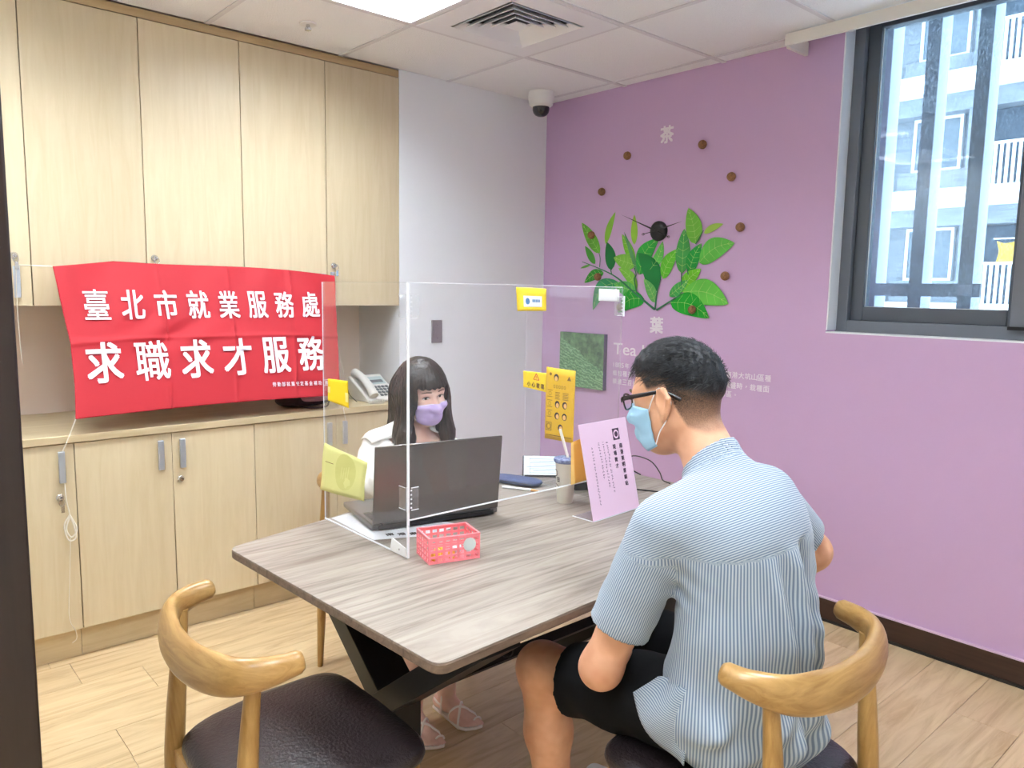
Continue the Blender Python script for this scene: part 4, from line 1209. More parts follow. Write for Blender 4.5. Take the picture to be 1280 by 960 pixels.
# ------------------------------------------------------------------ laptop
mat('laptop_grey', rgb(112, 108, 108), 0.3, metal=0.6); mat('laptop_lid', rgb(112, 106, 104), 0.24, metal=0.7); mat('key_black', rgb(30, 30, 32), 0.5)
mat('screen_glow', rgb(30, 40, 60), 0.2, emit=(0.75, 0.85, 1.0, 1), estr=0.7)
A = Vector((1.520, -2.153, TZ + 0.0017)); B = Vector((1.608, -1.730, TZ + 0.0017))
ly = (B - A).normalized(); lx = Vector((ly.y, -ly.x, 0)); lx = -lx if lx.x > 0 else lx      # lx points to the user (-x)
LW = (B - A).length; LD = 0.285
lap = thing('laptop', 'open dark grey laptop with its lid towards the clear screen', 'laptop', tuple((A + B) / 2 + Vector((0, 0, 0.002))))
zup = Vector((0, 0, 1))
mid = (A + B) / 2
baseo = MB().obox(mid + lx * (LD / 2) + zup * 0.0135, lx, ly, zup, LD / 2, LW / 2, 0.0085).build('base', 'laptop_grey', lap, bevel=0.004)
for s_ in (-1, 1):
    for dd in (0.03, LD - 0.03):
        MB().obox(mid + lx * dd + ly * (s_ * (LW / 2 - 0.04)) + zup * 0.003, lx, ly, zup, 0.008, 0.02, 0.003).build('rubber_foot', 'gasket', lap)
for r_ in range(5):
    for c_ in range(15):
        cpt = mid + lx * (0.035 + 0.021 * r_) + ly * (LW * (-0.44 + 0.063 * c_)) + zup * 0.0227
        MB().obox(cpt, lx, ly, zup, 0.0085, 0.0115, 0.0012).build('key', 'key_black', baseo)
MB().obox(mid + lx * 0.205 + zup * 0.0223, lx, ly, zup, 0.035, 0.055, 0.0004).build('touchpad', 'laptop_lid', baseo)
ld = (zup * 0.985 - lx * 0.10).normalized()       # lid direction (leans a little away from the user)
ln = ly.cross(ld).normalized()
LH = 0.245
lid = MB().obox(mid + zup * 0.0225 + ld * (LH / 2), ly, ld, ln, LW / 2 - 0.001, LH / 2, 0.004).build('lid', 'laptop_lid', lap, bevel=0.003)
sgn = 1 if ln.dot(lx) > 0 else -1
MB().obox(mid + zup * 0.0225 + ld * (LH / 2) + ln * (sgn * 0.0043), ly, ld, ln, LW / 2 - 0.012, LH / 2 - 0.012, 0.0004).build('display', 'screen_glow', lid)
MB().tube([tuple(mid + ly * (-LW / 2 + 0.03) + zup * 0.02), tuple(mid + ly * (LW / 2 - 0.03) + zup * 0.02)], 0.007, 8).build('hinge_bar', 'key_black', lap, smooth=60)
MB().obox(mid - lx * 0.004 + zup * 0.011, ly, zup, lx, LW / 2 - 0.02, 0.006, 0.004).build('rear_vent', 'key_black', lap)
# paper under the laptop
pp = tag(MB().prism([(1.316, -2.178), (1.585, -2.187), (1.66, -2.02), (1.62, -1.90), (1.285, -2.02)], (0, 0, TZ + 0.0005), (1, 0, 0), (0, 1, 0), (0, 0, 1), 0.001).build('paper_sheet', 'paper_white'),
         'white printed paper sheet lying under the laptop', 'paper')
b_ = MB()
for k, ch in enumerate('南港東'):
    put_text(b_, ch, (1.574 + 0.018 * k, -2.125 + 0.03 * k, TZ + 0.0018), (0.25, 0.97, 0), (-0.97, 0.25, 0), 0.024, 0.024, 0.03)
b_.build('lettering', 'ink_dark', pp)

# ------------------------------------------------------------------ pink basket with sweets
mat('basket_pink', rgb(250, 142, 150), 0.45, sss=0.0); mat('sticker_grey', rgb(206, 214, 212), 0.4)
bk = thing('plastic_basket', 'small pink plastic lattice basket with a round grey sticker', 'basket', (1.80, -2.09, TZ))
N0 = Vector((1.857, -2.183, TZ + 0.001)); ey = Vector((0.0405, 0.140, 0)).normalized(); ex = Vector((-ey.y, ey.x, 0))
BL_, BW_, BH_ = 0.148, 0.105, 0.07
def lattice(O, U, V, Nn, w, h, nx, nz, name):
    """one wall: square holes between bars"""
    b = MB(); t_ = 0.0022; O = Vector(O)
    cw = (w - 0.004) / nx; ch = (h - 0.008) / nz
    def bar(u0, u1, v0, v1):
        b.obox(O + U * ((u0 + u1) / 2) + V * ((v0 + v1) / 2) + Nn * (t_ / 2), U, V, Nn, (u1 - u0) / 2, (v1 - v0) / 2, t_ / 2)
    bar(0, w, 0, 0.006); bar(0, w, h - 0.008, h)
    for i in range(1, nz):
        bar(0, w, 0.002 + ch * i - 0.0026, 0.002 + ch * i + 0.0042)
    for i in range(nx + 1):
        u = 0.002 + cw * i
        bar(max(0, u - 0.0034), min(w, u + 0.0034), 0.006, h - 0.008)
    return b.build(name, 'basket_pink', bk)
lattice(N0, ey, zup, ex, BL_, BH_, 7, 4, 'side_wall')
lattice(N0 + ex * (BW_ - 0.0022), ey, zup, ex, BL_, BH_, 7, 4, 'side_wall')
lattice(N0 + ex * 0.0022, ex, zup, ey, BW_ - 0.0044, BH_, 5, 4, 'end_wall')
lattice(N0 + ex * 0.0022 + ey * (BL_ - 0.0022), ex, zup, ey, BW_ - 0.0044, BH_, 5, 4, 'end_wall')
MB().obox(N0 + ey * (BL_ / 2) + ex * (BW_ / 2) + zup * 0.001, ex, ey, zup, BW_ / 2 - 0.003, BL_ / 2 - 0.003, 0.001).build('bottom', 'basket_pink', bk)
rim = MB()
for (o_, u_, n_, ln_) in ((N0, ey, ex, BL_), (N0 + ex * (BW_ - 0.004), ey, ex, BL_), (N0 + ex * 0.004, ex, ey, BW_ - 0.008), (N0 + ex * 0.004 + ey * (BL_ - 0.004), ex, ey, BW_ - 0.008)):
    rim.obox(Vector(o_) + u_ * (ln_ / 2) + n_ * 0.002 + zup * (BH_ + 0.0005), u_, n_, zup, ln_ / 2, 0.0028, 0.0016)
rim.build('rim', 'basket_pink', bk)
MB().lathe([(0.0185, 0), (0.0185, 0.0012), (0, 0.0014)], N0 + ey * 0.117 + zup * 0.043 - ex * 0.0003, 26, axis=tuple(-ex)).build('round_sticker', 'sticker_grey', bk, smooth=40)
mat('sweet_yellow', rgb(252, 206, 84), 0.4); mat('sweet_white', rgb(244, 226, 236), 0.4)
for k in range(7):
    yl = k < 4
    px_ = N0 + ey * (0.022 + 0.017 * k) + ex * (0.022 + 0.02 * (k % 3)) + zup * 0.015
    o = blob(tuple(px_), (0.010, 0.008, 0.0135), 10, 8, 3.0).build('wrapped_sweet', 'sweet_yellow' if yl else 'sweet_white', smooth=60)
    tag(o, 'yellow wrapped sweet in the pink basket' if yl else 'white wrapped sweet in the pink basket', 'sweet', 'yellow sweets in the basket' if yl else 'white sweets in the basket')

# ------------------------------------------------------------------ pink sign stand
mat('sign_pink', rgb(252, 216, 240), 0.5); mat('ink_purple', rgb(70, 40, 70), 0.7); mat('ink_soft', rgb(124, 80, 120), 0.7)
S0 = Vector((1.872, -1.552, TZ + 0.001)); S1 = Vector((1.855, -1.302, TZ + 0.001))
su = (S1 - S0).normalized(); SW_ = 0.252
sv = Vector((-0.24, -0.03, 1)).normalized(); sv = (sv - su * sv.dot(su)).normalized()
snn = su.cross(sv).normalized(); snn = snn if snn.x > 0 else -snn
SH_ = 0.315
sg = thing('sign_stand', 'slanted acrylic stand holding a pink job notice', 'sign', tuple((S0 + S1) / 2))
MB().obox(S0 + su * SW_ / 2 + sv * SH_ / 2, su, sv, snn, SW_ / 2, SH_ / 2, 0.0009).build('notice', 'sign_pink', sg)
MB().obox(S0 + su * SW_ / 2 + sv * (SH_ / 2 + 0.002) + snn * 0.0022, su, sv, snn, SW_ / 2 + 0.001, SH_ / 2 + 0.002, 0.0008).build('front_sheet', 'acrylic', sg)
fb = Vector((-1, -0.05, 0)).normalized()
MB().obox(S0 + su * SW_ / 2 + fb * 0.045 + zup * 0.001, su, fb, zup, SW_ / 2, 0.042, 0.001).build('foot_plate', 'acrylic_hinge', sg)
MB().obox(S0 + fb * 0.045 + zup * 0.0015, su, fb, zup, 0.0012, 0.043, 0.0015).build('foot_edge', 'acrylic_edge', sg)
MB().obox(S0 + su * SW_ / 2 + zup * 0.0012 + snn * 0.002, su, snn, zup, SW_ / 2, 0.002, 0.0012).build('foot_edge', 'acrylic_edge', sg)
def sgp(a, b):      # a across 0..1, b down 0..1
    return S0 + su * (SW_ * a) + sv * (SH_ * (1 - b)) + snn * 0.0013
b_ = MB()
def stxt(ch, a, b, w, h, mb, bold=0.03):
    put_text(mb, ch, None, None, None, w, h, bold, lambda x, y: sgp(a + x / SW_, b - y / SH_))
for k, ch in enumerate('南港東明青銀站'):
    stxt(ch, 0.80, 0.295 + 0.068 * k, 0.0165, 0.0165, b_)
for k, ch in enumerate('現場徵才'):
    stxt(ch, 0.655, 0.295 + 0.068 * k, 0.0165, 0.0165, b_)
b_.build('lettering', 'ink_purple', sg)
b_ = MB()      # square emblem: corner blocks round a ring
def srect(a0, b0, a1, b1):
    b_.add([sgp(a0, b0), sgp(a1, b0), sgp(a1, b1), sgp(a0, b1)], [(0, 3, 2, 1)])
ea, eb, es, et = 0.735, 0.165, 0.072, 0.062
srect(ea - es, eb - et, ea + es, eb + et)
em = b_.build('emblem', 'ink_purple', sg)
for rk, (ra_, rb_, m_) in enumerate(((0.056, 0.048, 'sign_pink'), (0.036, 0.030, 'ink_purple'))):
    pt = lambda a, b: sgp(a, b) + snn * (0.0003 * (rk + 1))
    vs = [pt(ea, eb)] + [pt(ea + ra_ * math.cos(q * math.pi / 8), eb + rb_ * math.sin(q * math.pi / 8)) for q in range(16)]
    MB().add(vs, [(0, 1 + q, 1 + (q + 1) % 16) for q in range(16)]).build('emblem_ring', m_, em)
b_ = MB()
rr = random.Random(5)
for ci, (a, b0, n_) in enumerate(((0.51, 0.235, 17), (0.43, 0.235, 15), (0.34, 0.235, 12), (0.19, 0.235, 20), (0.12, 0.235, 1))):
    if ci < 3:
        stxt('一二三'[ci], a, b0, 0.009, 0.009 if ci else 0.003, b_, 0.02)
    for k in range(1, n_):
        b1 = b0 + 0.032 * k
        for q in range(3):      # too small to read: short stroke marks
            aa = a + rr.uniform(-0.014, 0.008); bb_ = b1 + rr.uniform(-0.009, 0.009)
            if rr.random() < 0.5: srect(aa, bb_, aa + 0.024, bb_ + 0.005)
            else: srect(aa + 0.005, bb_ - 0.007, aa + 0.011, bb_ + 0.009)
b_.build('small_print', 'ink_soft', sg)

# ------------------------------------------------------------------ drink cup
mat('cup_paper', rgb(228, 224, 212), 0.45); mat('cup_film', rgb(150, 166, 206), 0.25, noise=((90, 90, 90), 0.0, 3, rgb(60, 76, 130)))
mat('straw_white', rgb(240, 236, 226), 0.4)
cu_c = Vector((1.645, -1.452, TZ))
cup = thing('drink_cup', 'tall pale paper drink cup with a blue sealed top and a straw', 'cup', tuple(cu_c))
MB().lathe([(0.0, 0.0005), (0.027, 0.0005), (0.028, 0.003), (0.0365, 0.148), (0.0365, 0.151), (0.0, 0.151)], cu_c, 30).build('cup_body', 'cup_paper', cup, smooth=40)
MB().lathe([(0.0375, 0.143), (0.0415, 0.148), (0.0425, 0.153), (0.0405, 0.158), (0.036, 0.1595), (0.0, 0.160)], cu_c, 30).build('sealed_top', 'cup_film', cup, smooth=40)
MB().tube([tuple(cu_c + Vector((0.004, 0.006, 0.03))), tuple(cu_c + Vector((0.004, 0.006, 0.16))), tuple(cu_c + Vector((-0.02, -0.012, 0.258)))], 0.0052, 10).build('straw', 'straw_white', cup, smooth=60)
b_ = MB()
def cyl(a, h, r=0.0):
    rad = 0.028 + 0.0085 * (h - 0.003) / 0.145 + 0.0006
    return cu_c + Vector((rad * math.cos(a), rad * math.sin(a), h))
a0 = -2.05
for q in range(24):
    p0, p1 = 2 * math.pi * q / 24, 2 * math.pi * (q + 1) / 24
    b_.add([cyl(a0 + 0.36 * math.cos(p0), 0.108 + 0.013 * math.sin(p0)), cyl(a0 + 0.36 * math.cos(p1), 0.108 + 0.013 * math.sin(p1)), cyl(a0 + 0.28 * math.cos(p1), 0.108 + 0.010 * math.sin(p1)), cyl(a0 + 0.28 * math.cos(p0), 0.108 + 0.010 * math.sin(p0))], [(0, 1, 2, 3)])
put_text(b_, '日', None, None, None, 0.011, 0.017, 0.04, lambda x, y: cyl(a0 + 0.45 + x / 0.033, 0.086 + y))
for k in range(3):
    put_text(b_, '茶', None, None, None, 0.005, 0.006, 0.04, lambda x, y: cyl(a0 + 0.05 + 0.22 * k + x / 0.033, 0.068 - 0.003 * k + y))
b_.build('printed_mark', 'ink_dark', cup)

# ------------------------------------------------------------------ tablet, pouch, pen, adapter, wires
mat('tablet_screen', rgb(226, 240, 248), 0.15, emit=(0.85, 0.95, 1.0, 1), estr=0.35)
mat('navy', rgb(70, 82, 120), 0.55, bump=((200, 200, 200), 0.2)); mat('ink_line', rgb(150, 176, 196), 0.7)
tb = thing('tablet', 'small tablet propped up with a white page on its screen', 'tablet', (1.36, -1.24, TZ))
q0 = Vector((1.285, -1.325, TZ + 0.003)); tu = Vector((0.66, 0.75, 0)).normalized(); tv = Vector((-0.30, 0.27, 0.85)).normalized(); tv = (tv - tu * tv.dot(tu)).normalized(); tn = tu.cross(tv).normalized()
tn = tn if tn.x > 0 else -tn
MB().obox(q0 + tu * 0.1 + tv * 0.042, tu, tv, tn, 0.1, 0.042, 0.004).build('body', 'black_plastic', tb, bevel=0.002)
ts = MB().obox(q0 + tu * 0.1 + tv * 0.044 + tn * 0.0043, tu, tv, tn, 0.096, 0.038, 0.0004).build('display', 'tablet_screen', tb)
b_ = MB()
for k in range(8):
    b_.obox(q0 + tu * (0.08 + 0.02 * rr.random()) + tv * (0.014 + 0.008 * k) + tn * 0.0049, tu, tv, tn, 0.05 + 0.02 * rr.random(), 0.0009, 0.0001)
b_.obox(q0 + tu * 0.03 + tv * 0.044 + tn * 0.0049, tu, tv, tn, 0.0007, 0.034, 0.0001)
b_.build('page_lines', 'ink_line', ts)
MB().obox(q0 + tu * 0.1 + Vector((-0.042, 0.037, 0.03)), tu, Vector((0.25, -0.22, 0.8)).normalized(), tn, 0.05, 0.032, 0.0015).build('prop_stand', 'black_plastic', tb)
pc = thing('pencil_pouch', 'flat navy blue pouch lying behind the laptop', 'pouch', (1.36, -1.42, TZ))
pa = math.atan2(0.06, 0.17)
def pouchpt(x, y, z):
    c, s = math.cos(pa), math.sin(pa)
    return (1.345 + c * x - s * y, -1.41 + s * x + c * y, TZ + z)
bb_ = blob((0, 0, 0), (0.105, 0.042, 0.0125), 24, 10, 3.2)
bb_.v = [pouchpt(q[0], q[1], q[2] + 0.0135) for q in bb_.v]
bb_.build('body', 'navy', pc, smooth=60)
MB().tube([pouchpt(-0.08, -0.0425, 0.014), pouchpt(0.08, -0.0425, 0.014)], 0.0015, 6).build('zip', 'black_plastic', pc)
pn = thing('ballpoint_pen', 'white ballpoint pen with an orange tip beside the navy pouch', 'pen', (1.43, -1.46, TZ))
p0, p1 = Vector((1.365, -1.50, TZ + 0.0055)), Vector((1.50, -1.432, TZ + 0.0055)); pd = (p1 - p0).normalized()
MB().tube([tuple(p0), tuple(p0 + pd * 0.115)], [0.0045, 0.005], 10).build('barrel', 'white_plastic', pn, smooth=40)
mat('pen_orange', rgb(222, 160, 96), 0.4)
MB().tube([tuple(p0 + pd * 0.115), tuple(p0 + pd * 0.128), tuple(p0 + pd * 0.145)], [0.005, 0.004, 0.001], 10).build('tip', 'pen_orange', pn, smooth=40)
MB().tube([tuple(p0 + pd * 0.005 + zup * 0.006), tuple(p0 + pd * 0.04 + zup * 0.006)], 0.0012, 6).build('clip', 'chrome', pn)
ad = thing('power_adapter', 'black power adapter with a cable behind the drink cup', 'adapter', (1.57, -1.25, TZ))
MB().obox((1.572, -1.25, TZ + 0.017), (0.5, 0.87, 0), (-0.87, 0.5, 0), zup, 0.062, 0.028, 0.0155).build('body', 'black_plastic', ad, bevel=0.005)
MB().tube(crom([(1.60, -1.2, TZ + 0.012), (1.56, -1.12, TZ + 0.006), (1.50, -1.06, TZ + 0.004), (1.52, -0.98, TZ + 0.03), (1.56, -0.93, TZ + 0.004)], 6), 0.0028, 6).build('cable', 'black_plastic', ad, smooth=60)
MB().obox((1.572, -1.25, TZ + 0.0335), (0.5, 0.87, 0), (-0.87, 0.5, 0), zup, 0.03, 0.012, 0.0006).build('rating_label', 'phone_key', ad)
wr = thing('black_cable', 'thin black cable looping over the far table edge', 'cable', (1.6, -1.0, TZ))
MB().tube(crom([(1.62, -1.15, TZ + 0.003), (1.70, -1.12, TZ + 0.003), (1.78, -1.08, TZ + 0.003), (1.84, -1.05, TZ + 0.003)], 6), 0.0025, 6).build('lying_run', 'black_plastic', wr, smooth=60)
MB().tube(crom([(1.44, -0.99, TZ + 0.003), (1.47, -0.96, TZ + 0.035), (1.52, -0.935, TZ + 0.075), (1.60, -0.925, TZ + 0.068), (1.645, -0.92, TZ + 0.03), (1.67, -0.93, TZ + 0.004), (1.72, -0.95, TZ + 0.003)], 6), 0.0025, 6).build('raised_loop', 'black_plastic', wr, smooth=60)

# ------------------------------------------------------------------ implicit-surface helper for bodies and clothes
V3 = lambda *a: np.array(a, np.float32)
def cap(a, b, ra, rb=None):
    """tapered capsule"""
    a, b = np.array(a, np.float32), np.array(b, np.float32); rb = ra if rb is None else rb
    ab = b - a; L2 = float(ab @ ab) + 1e-9
    def f(P):
        t = np.clip(((P - a) @ ab) / L2, 0, 1)
        return np.linalg.norm(P - a - t[:, None] * ab, axis=1) - (ra + (rb - ra) * t)
    rm = max(ra, rb); f.lo = np.minimum(a, b) - rm; f.hi = np.maximum(a, b) + rm
    return f
def ell(c, r, R=None):
    c = np.array(c, np.float32); r = np.array(r, np.float32)
    def f(P):
        q = P - c
        if R is not None:
            q = q @ R
        k0 = np.linalg.norm(q / r, axis=1); k1 = np.linalg.norm(q / (r * r), axis=1) + 1e-9
        return k0 * (k0 - 1) / k1
    rm = float(r.max()); f.lo = c - rm; f.hi = c + rm
    return f
def smin(a, b, k):
    h = np.clip(0.5 + 0.5 * (b - a) / k, 0, 1)
    return b * (1 - h) + a * h - k * h * (1 - h)
def smax(a, b, k):
    return -smin(-a, -b, k)
FAR = 0.11
def union(fs, k):
    """smooth union; primitives far from the block of points at hand are skipped"""
    def f(P):
        lo, hi = P.min(0), P.max(0)
        d = None
        for g in fs:
            if len(fs) > 1 and hasattr(g, 'lo') and (np.maximum(g.lo - hi, lo - g.hi).max() > FAR):
                continue
            v = g(P)
            d = v if d is None else smin(d, v, k)
        return d if d is not None else np.full(len(P), FAR, np.float32)
    if all(hasattr(g, 'lo') for g in fs):
        f.lo = np.min([g.lo for g in fs], 0); f.hi = np.max([g.hi for g in fs], 0)
    return f
def near(f, lo, hi):
    f.lo = np.array(lo, np.float32); f.hi = np.array(hi, np.float32)
    return f
def ubox(f, lo, hi, pad):
    """only evaluates f near its box (saves time for small features)"""
    lo = np.array(lo, np.float32) - pad; hi = np.array(hi, np.float32) + pad
    def g(P):
        out = np.full(len(P), pad, np.float32)
        m_ = np.all((P > lo) & (P < hi), axis=1)
        if m_.any():
            out[m_] = f(P[m_])
        return out
    return g

def surface(f, lo, hi, h):
    """naive surface nets over the zero set of f; returns verts, quads"""
    Bk = 8
    lo = np.array(lo, np.float32); n = np.ceil((np.array(hi) - lo) / h / Bk).astype(int) * Bk
    nb = n // Bk
    ci = np.stack(np.meshgrid(*[np.arange(k) for k in nb], indexing='ij'), -1).reshape(-1, 3)
    gk = (ci // 3) @ np.array([1000000, 1000, 1])
    order = np.argsort(gk, kind='stable'); cuts = np.flatnonzero(np.diff(gk[order])) + 1
    fc = np.zeros(len(ci), np.float32)
    groups = np.split(order, cuts)
    for g in groups:
        fc[g] = f((lo + (ci[g] * Bk + (Bk - 1) / 2) * h).astype(np.float32))
    act = np.abs(fc) < Bk * h * 1.0 + 0.006
    F = np.repeat(np.repeat(np.repeat(fc.reshape(nb), Bk, 0), Bk, 1), Bk, 2).astype(np.float32)
    loc = np.stack(np.meshgrid(*[np.arange(Bk)] * 3, indexing='ij'), -1).reshape(-1, 3)
    for g in groups:
        A = ci[g[act[g]]]
        if len(A) == 0:
            continue
        idx = (A[:, None, :] * Bk + loc[None]).reshape(-1, 3)
        F[idx[:, 0], idx[:, 1], idx[:, 2]] = f((lo + idx * h).astype(np.float32))
    S = F < 0
    nx, ny, nz = F.shape
    c = np.zeros((nx - 1, ny - 1, nz - 1), np.int8)
    for dx in (0, 1):
        for dy in (0, 1):
            for dz in (0, 1):
                c += S[dx:nx - 1 + dx, dy:ny - 1 + dy, dz:nz - 1 + dz]
    cells = np.argwhere((c > 0) & (c < 8))
    cid = -np.ones(c.shape, np.int64); cid[tuple(cells.T)] = np.arange(len(cells))
    acc = np.zeros((len(cells), 3)); cnt = np.zeros(len(cells))
    cor = [(0, 0, 0), (1, 0, 0), (0, 1, 0), (1, 1, 0), (0, 0, 1), (1, 0, 1), (0, 1, 1), (1, 1, 1)]
    for a in range(8):
        for b in range(a + 1, 8):
            if sum(abs(x - y) for x, y in zip(cor[a], cor[b])) != 1:
                continue
            pa, pb = cells + cor[a], cells + cor[b]
            fa, fb = F[tuple(pa.T)], F[tuple(pb.T)]
            m_ = (fa < 0) != (fb < 0)
            t = np.where(m_, fa / np.where(m_, fa - fb, 1), 0)
            acc += np.where(m_[:, None], pa + (pb - pa) * t[:, None], 0); cnt += m_
    V = lo + (acc / cnt[:, None]) * h
    Q = []
    for ax in range(3):
        sl0 = [slice(None)] * 3; sl1 = [slice(None)] * 3
        sl0[ax] = slice(0, -1); sl1[ax] = slice(1, None)
        ed = np.argwhere(S[tuple(sl0)] != S[tuple(sl1)])
        u, v = (ax + 1) % 3, (ax + 2) % 3
        ok = (ed[:, u] > 0) & (ed[:, v] > 0) & (ed[:, u] < F.shape[u] - 1) & (ed[:, v] < F.shape[v] - 1)
        ed = ed[ok]
        du = np.zeros(3, int); du[u] = 1; dv = np.zeros(3, int); dv[v] = 1
        q = np.stack([cid[tuple((ed - du - dv).T)], cid[tuple((ed - dv).T)], cid[tuple(ed.T)], cid[tuple((ed - du).T)]], 1)
        inside = S[tuple(ed.T)]
        q[~inside] = q[~inside][:, ::-1]
        Q.append(q)
    Q = np.concatenate(Q)
    Q = Q[(Q >= 0).all(1)]
    return V, Q

def sdf_obj(name, f, lo, hi, h, m, parent, attrs=None, relax=1):
    V, Q = surface(f, lo, hi, h)
    # one light Laplacian pass evens out the net
    for _ in range(relax):
        acc = np.zeros_like(V); cnt = np.zeros(len(V))
        for a in range(4):
            b = (a + 1) % 4
            np.add.at(acc, Q[:, a], V[Q[:, b]]); np.add.at(cnt, Q[:, a], 1)
            np.add.at(acc, Q[:, b], V[Q[:, a]]); np.add.at(cnt, Q[:, b], 1)
        V = V * 0.5 + 0.5 * acc / np.maximum(cnt, 1)[:, None]
    inv = np.array(world_of(parent).inverted())
    Vl = V @ inv[:3, :3].T + inv[:3, 3]
    me = bpy.data.meshes.new(name)
    me.vertices.add(len(Vl)); me.vertices.foreach_set('co', Vl.astype(np.float32).ravel())
    me.loops.add(len(Q) * 4); me.loops.foreach_set('vertex_index', Q.astype(np.int32).ravel())
    me.polygons.add(len(Q)); me.polygons.foreach_set('loop_start', np.arange(0, len(Q) * 4, 4, dtype=np.int32))
    me.polygons.foreach_set('loop_total', np.full(len(Q), 4, np.int32))
    me.update(calc_edges=True)
    me.polygons.foreach_set('use_smooth', np.ones(len(Q), bool))
    if attrs:
        for an, fn in attrs.items():
            at = me.attributes.new(an, 'FLOAT', 'POINT')
            at.data.foreach_set('value', fn(V).astype(np.float32))
    me.materials.append(MATS[m] if isinstance(m, str) else m)
    o = bpy.data.objects.new(name, me); COL.objects.link(o); o.parent = parent
    return o

def frame(yaw, pitch, roll=0.0):
    """head frame: forward, left, up (columns)"""
    f_ = np.array([math.cos(pitch) * math.cos(yaw), math.cos(pitch) * math.sin(yaw), math.sin(pitch)])
    l_ = np.array([-math.sin(yaw), math.cos(yaw), 0]); u_ = np.cross(f_, l_)
    c, s = math.cos(roll), math.sin(roll)
    l2 = l_ * c + u_ * s; u3 = u_ * c - l_ * s
    return np.stack([f_, l2, u3], 1)

def head_sdf(c, R, s=1.0, male=True):
    """skull, face, jaw, nose, ears around centre c (mid-skull) in frame R"""
    X = lambda f_, l_, u_: np.array(c) + R @ (np.array([f_, l_, u_]) * s)
    r = lambda *a: np.array(a) * s
    fs = [ell(X(-0.008, 0, 0.022), r(0.100, 0.077, 0.098), R)]           # cranium
    fs.append(ell(X(0.028, 0, -0.03), r(0.068, 0.062, 0.085), R))         # face
    fs.append(ell(X(0.048, 0, -0.088), r(0.038, 0.040, 0.034), R))        # chin
    fs.append(cap(X(-0.005, 0.055, -0.045), X(0.035, 0.032, -0.088), 0.018 * s, 0.016 * s))
    fs.append(cap(X(-0.005, -0.055, -0.045), X(0.035, -0.032, -0.088), 0.018 * s, 0.016 * s))
    base = union(fs, 0.03 * s)
    sm = []
    for sd in (1, -1):
        sm.append(cap(X(0.082, sd * 0.018, 0.022), X(0.066, sd * 0.046, 0.022), 0.013 * s))      # brow
        sm.append(ell(X(0.07, sd * 0.038, -0.03), r(0.024, 0.022, 0.02), R))                     # cheek
    sm.append(cap(X(0.09, 0, 0.005), X(0.112, 0, -0.034), 0.009 * s, 0.0135 * s))                # nose
    sm.append(cap(X(0.100, -0.010, -0.038), X(0.100, 0.010, -0.038), 0.009 * s))
    sm.append(cap(X(0.092, -0.014, -0.066), X(0.092, 0.014, -0.066), 0.008 * s))                 # lips
    sm.append(cap(X(0.090, -0.012, -0.077), X(0.090, 0.012, -0.077), 0.008 * s))
    ears = []
    for sd in (1, -1):
        ears.append(ell(X(-0.012, sd * 0.086, -0.006), r(0.019, 0.008, 0.031), R))
        ears.append(cap(X(-0.001, sd * 0.083, 0.022), X(-0.022, sd * 0.096, 0.024), 0.0055 * s, 0.006 * s))
        ears.append(cap(X(-0.022, sd * 0.096, 0.024), X(-0.032, sd * 0.099, 0.004), 0.006 * s, 0.006 * s))
        ears.append(cap(X(-0.032, sd * 0.099, 0.004), X(-0.020, sd * 0.092, -0.022), 0.006 * s, 0.0055 * s))
        ears.append(cap(X(-0.010, sd * 0.085, -0.032), X(-0.006, sd * 0.084, -0.038), 0.008 * s))
    concha = [ell(X(-0.010, sd * 0.098, 0.0), r(0.011, 0.009, 0.019), R) for sd in (1, -1)]
    sockets = [ell(X(0.094, sd * 0.031, 0.003), r(0.012, 0.017, 0.010), R) for sd in (1, -1)]
    def f(P):
        d = base(P)
        for g in sm:
            d = smin(d, g(P), 0.014 * s)
        for g in sockets:
            d = smax(d, -g(P), 0.012 * s)
        e = ears[0](P)
        for g in ears[1:]:
            e = smin(e, g(P), 0.006 * s)
        for g in concha:
            e = smax(e, -g(P), 0.004 * s)
        return smin(d, e, 0.005 * s)
    c_ = np.array(c, np.float32)
    def quick(P):
        lo, hi = P.min(0), P.max(0)
        if (np.maximum(c_ - 0.15 * s - hi, lo - c_ - 0.15 * s)).max() > FAR:
            return np.full(len(P), FAR, np.float32)
        return f(P)
    return quick, X

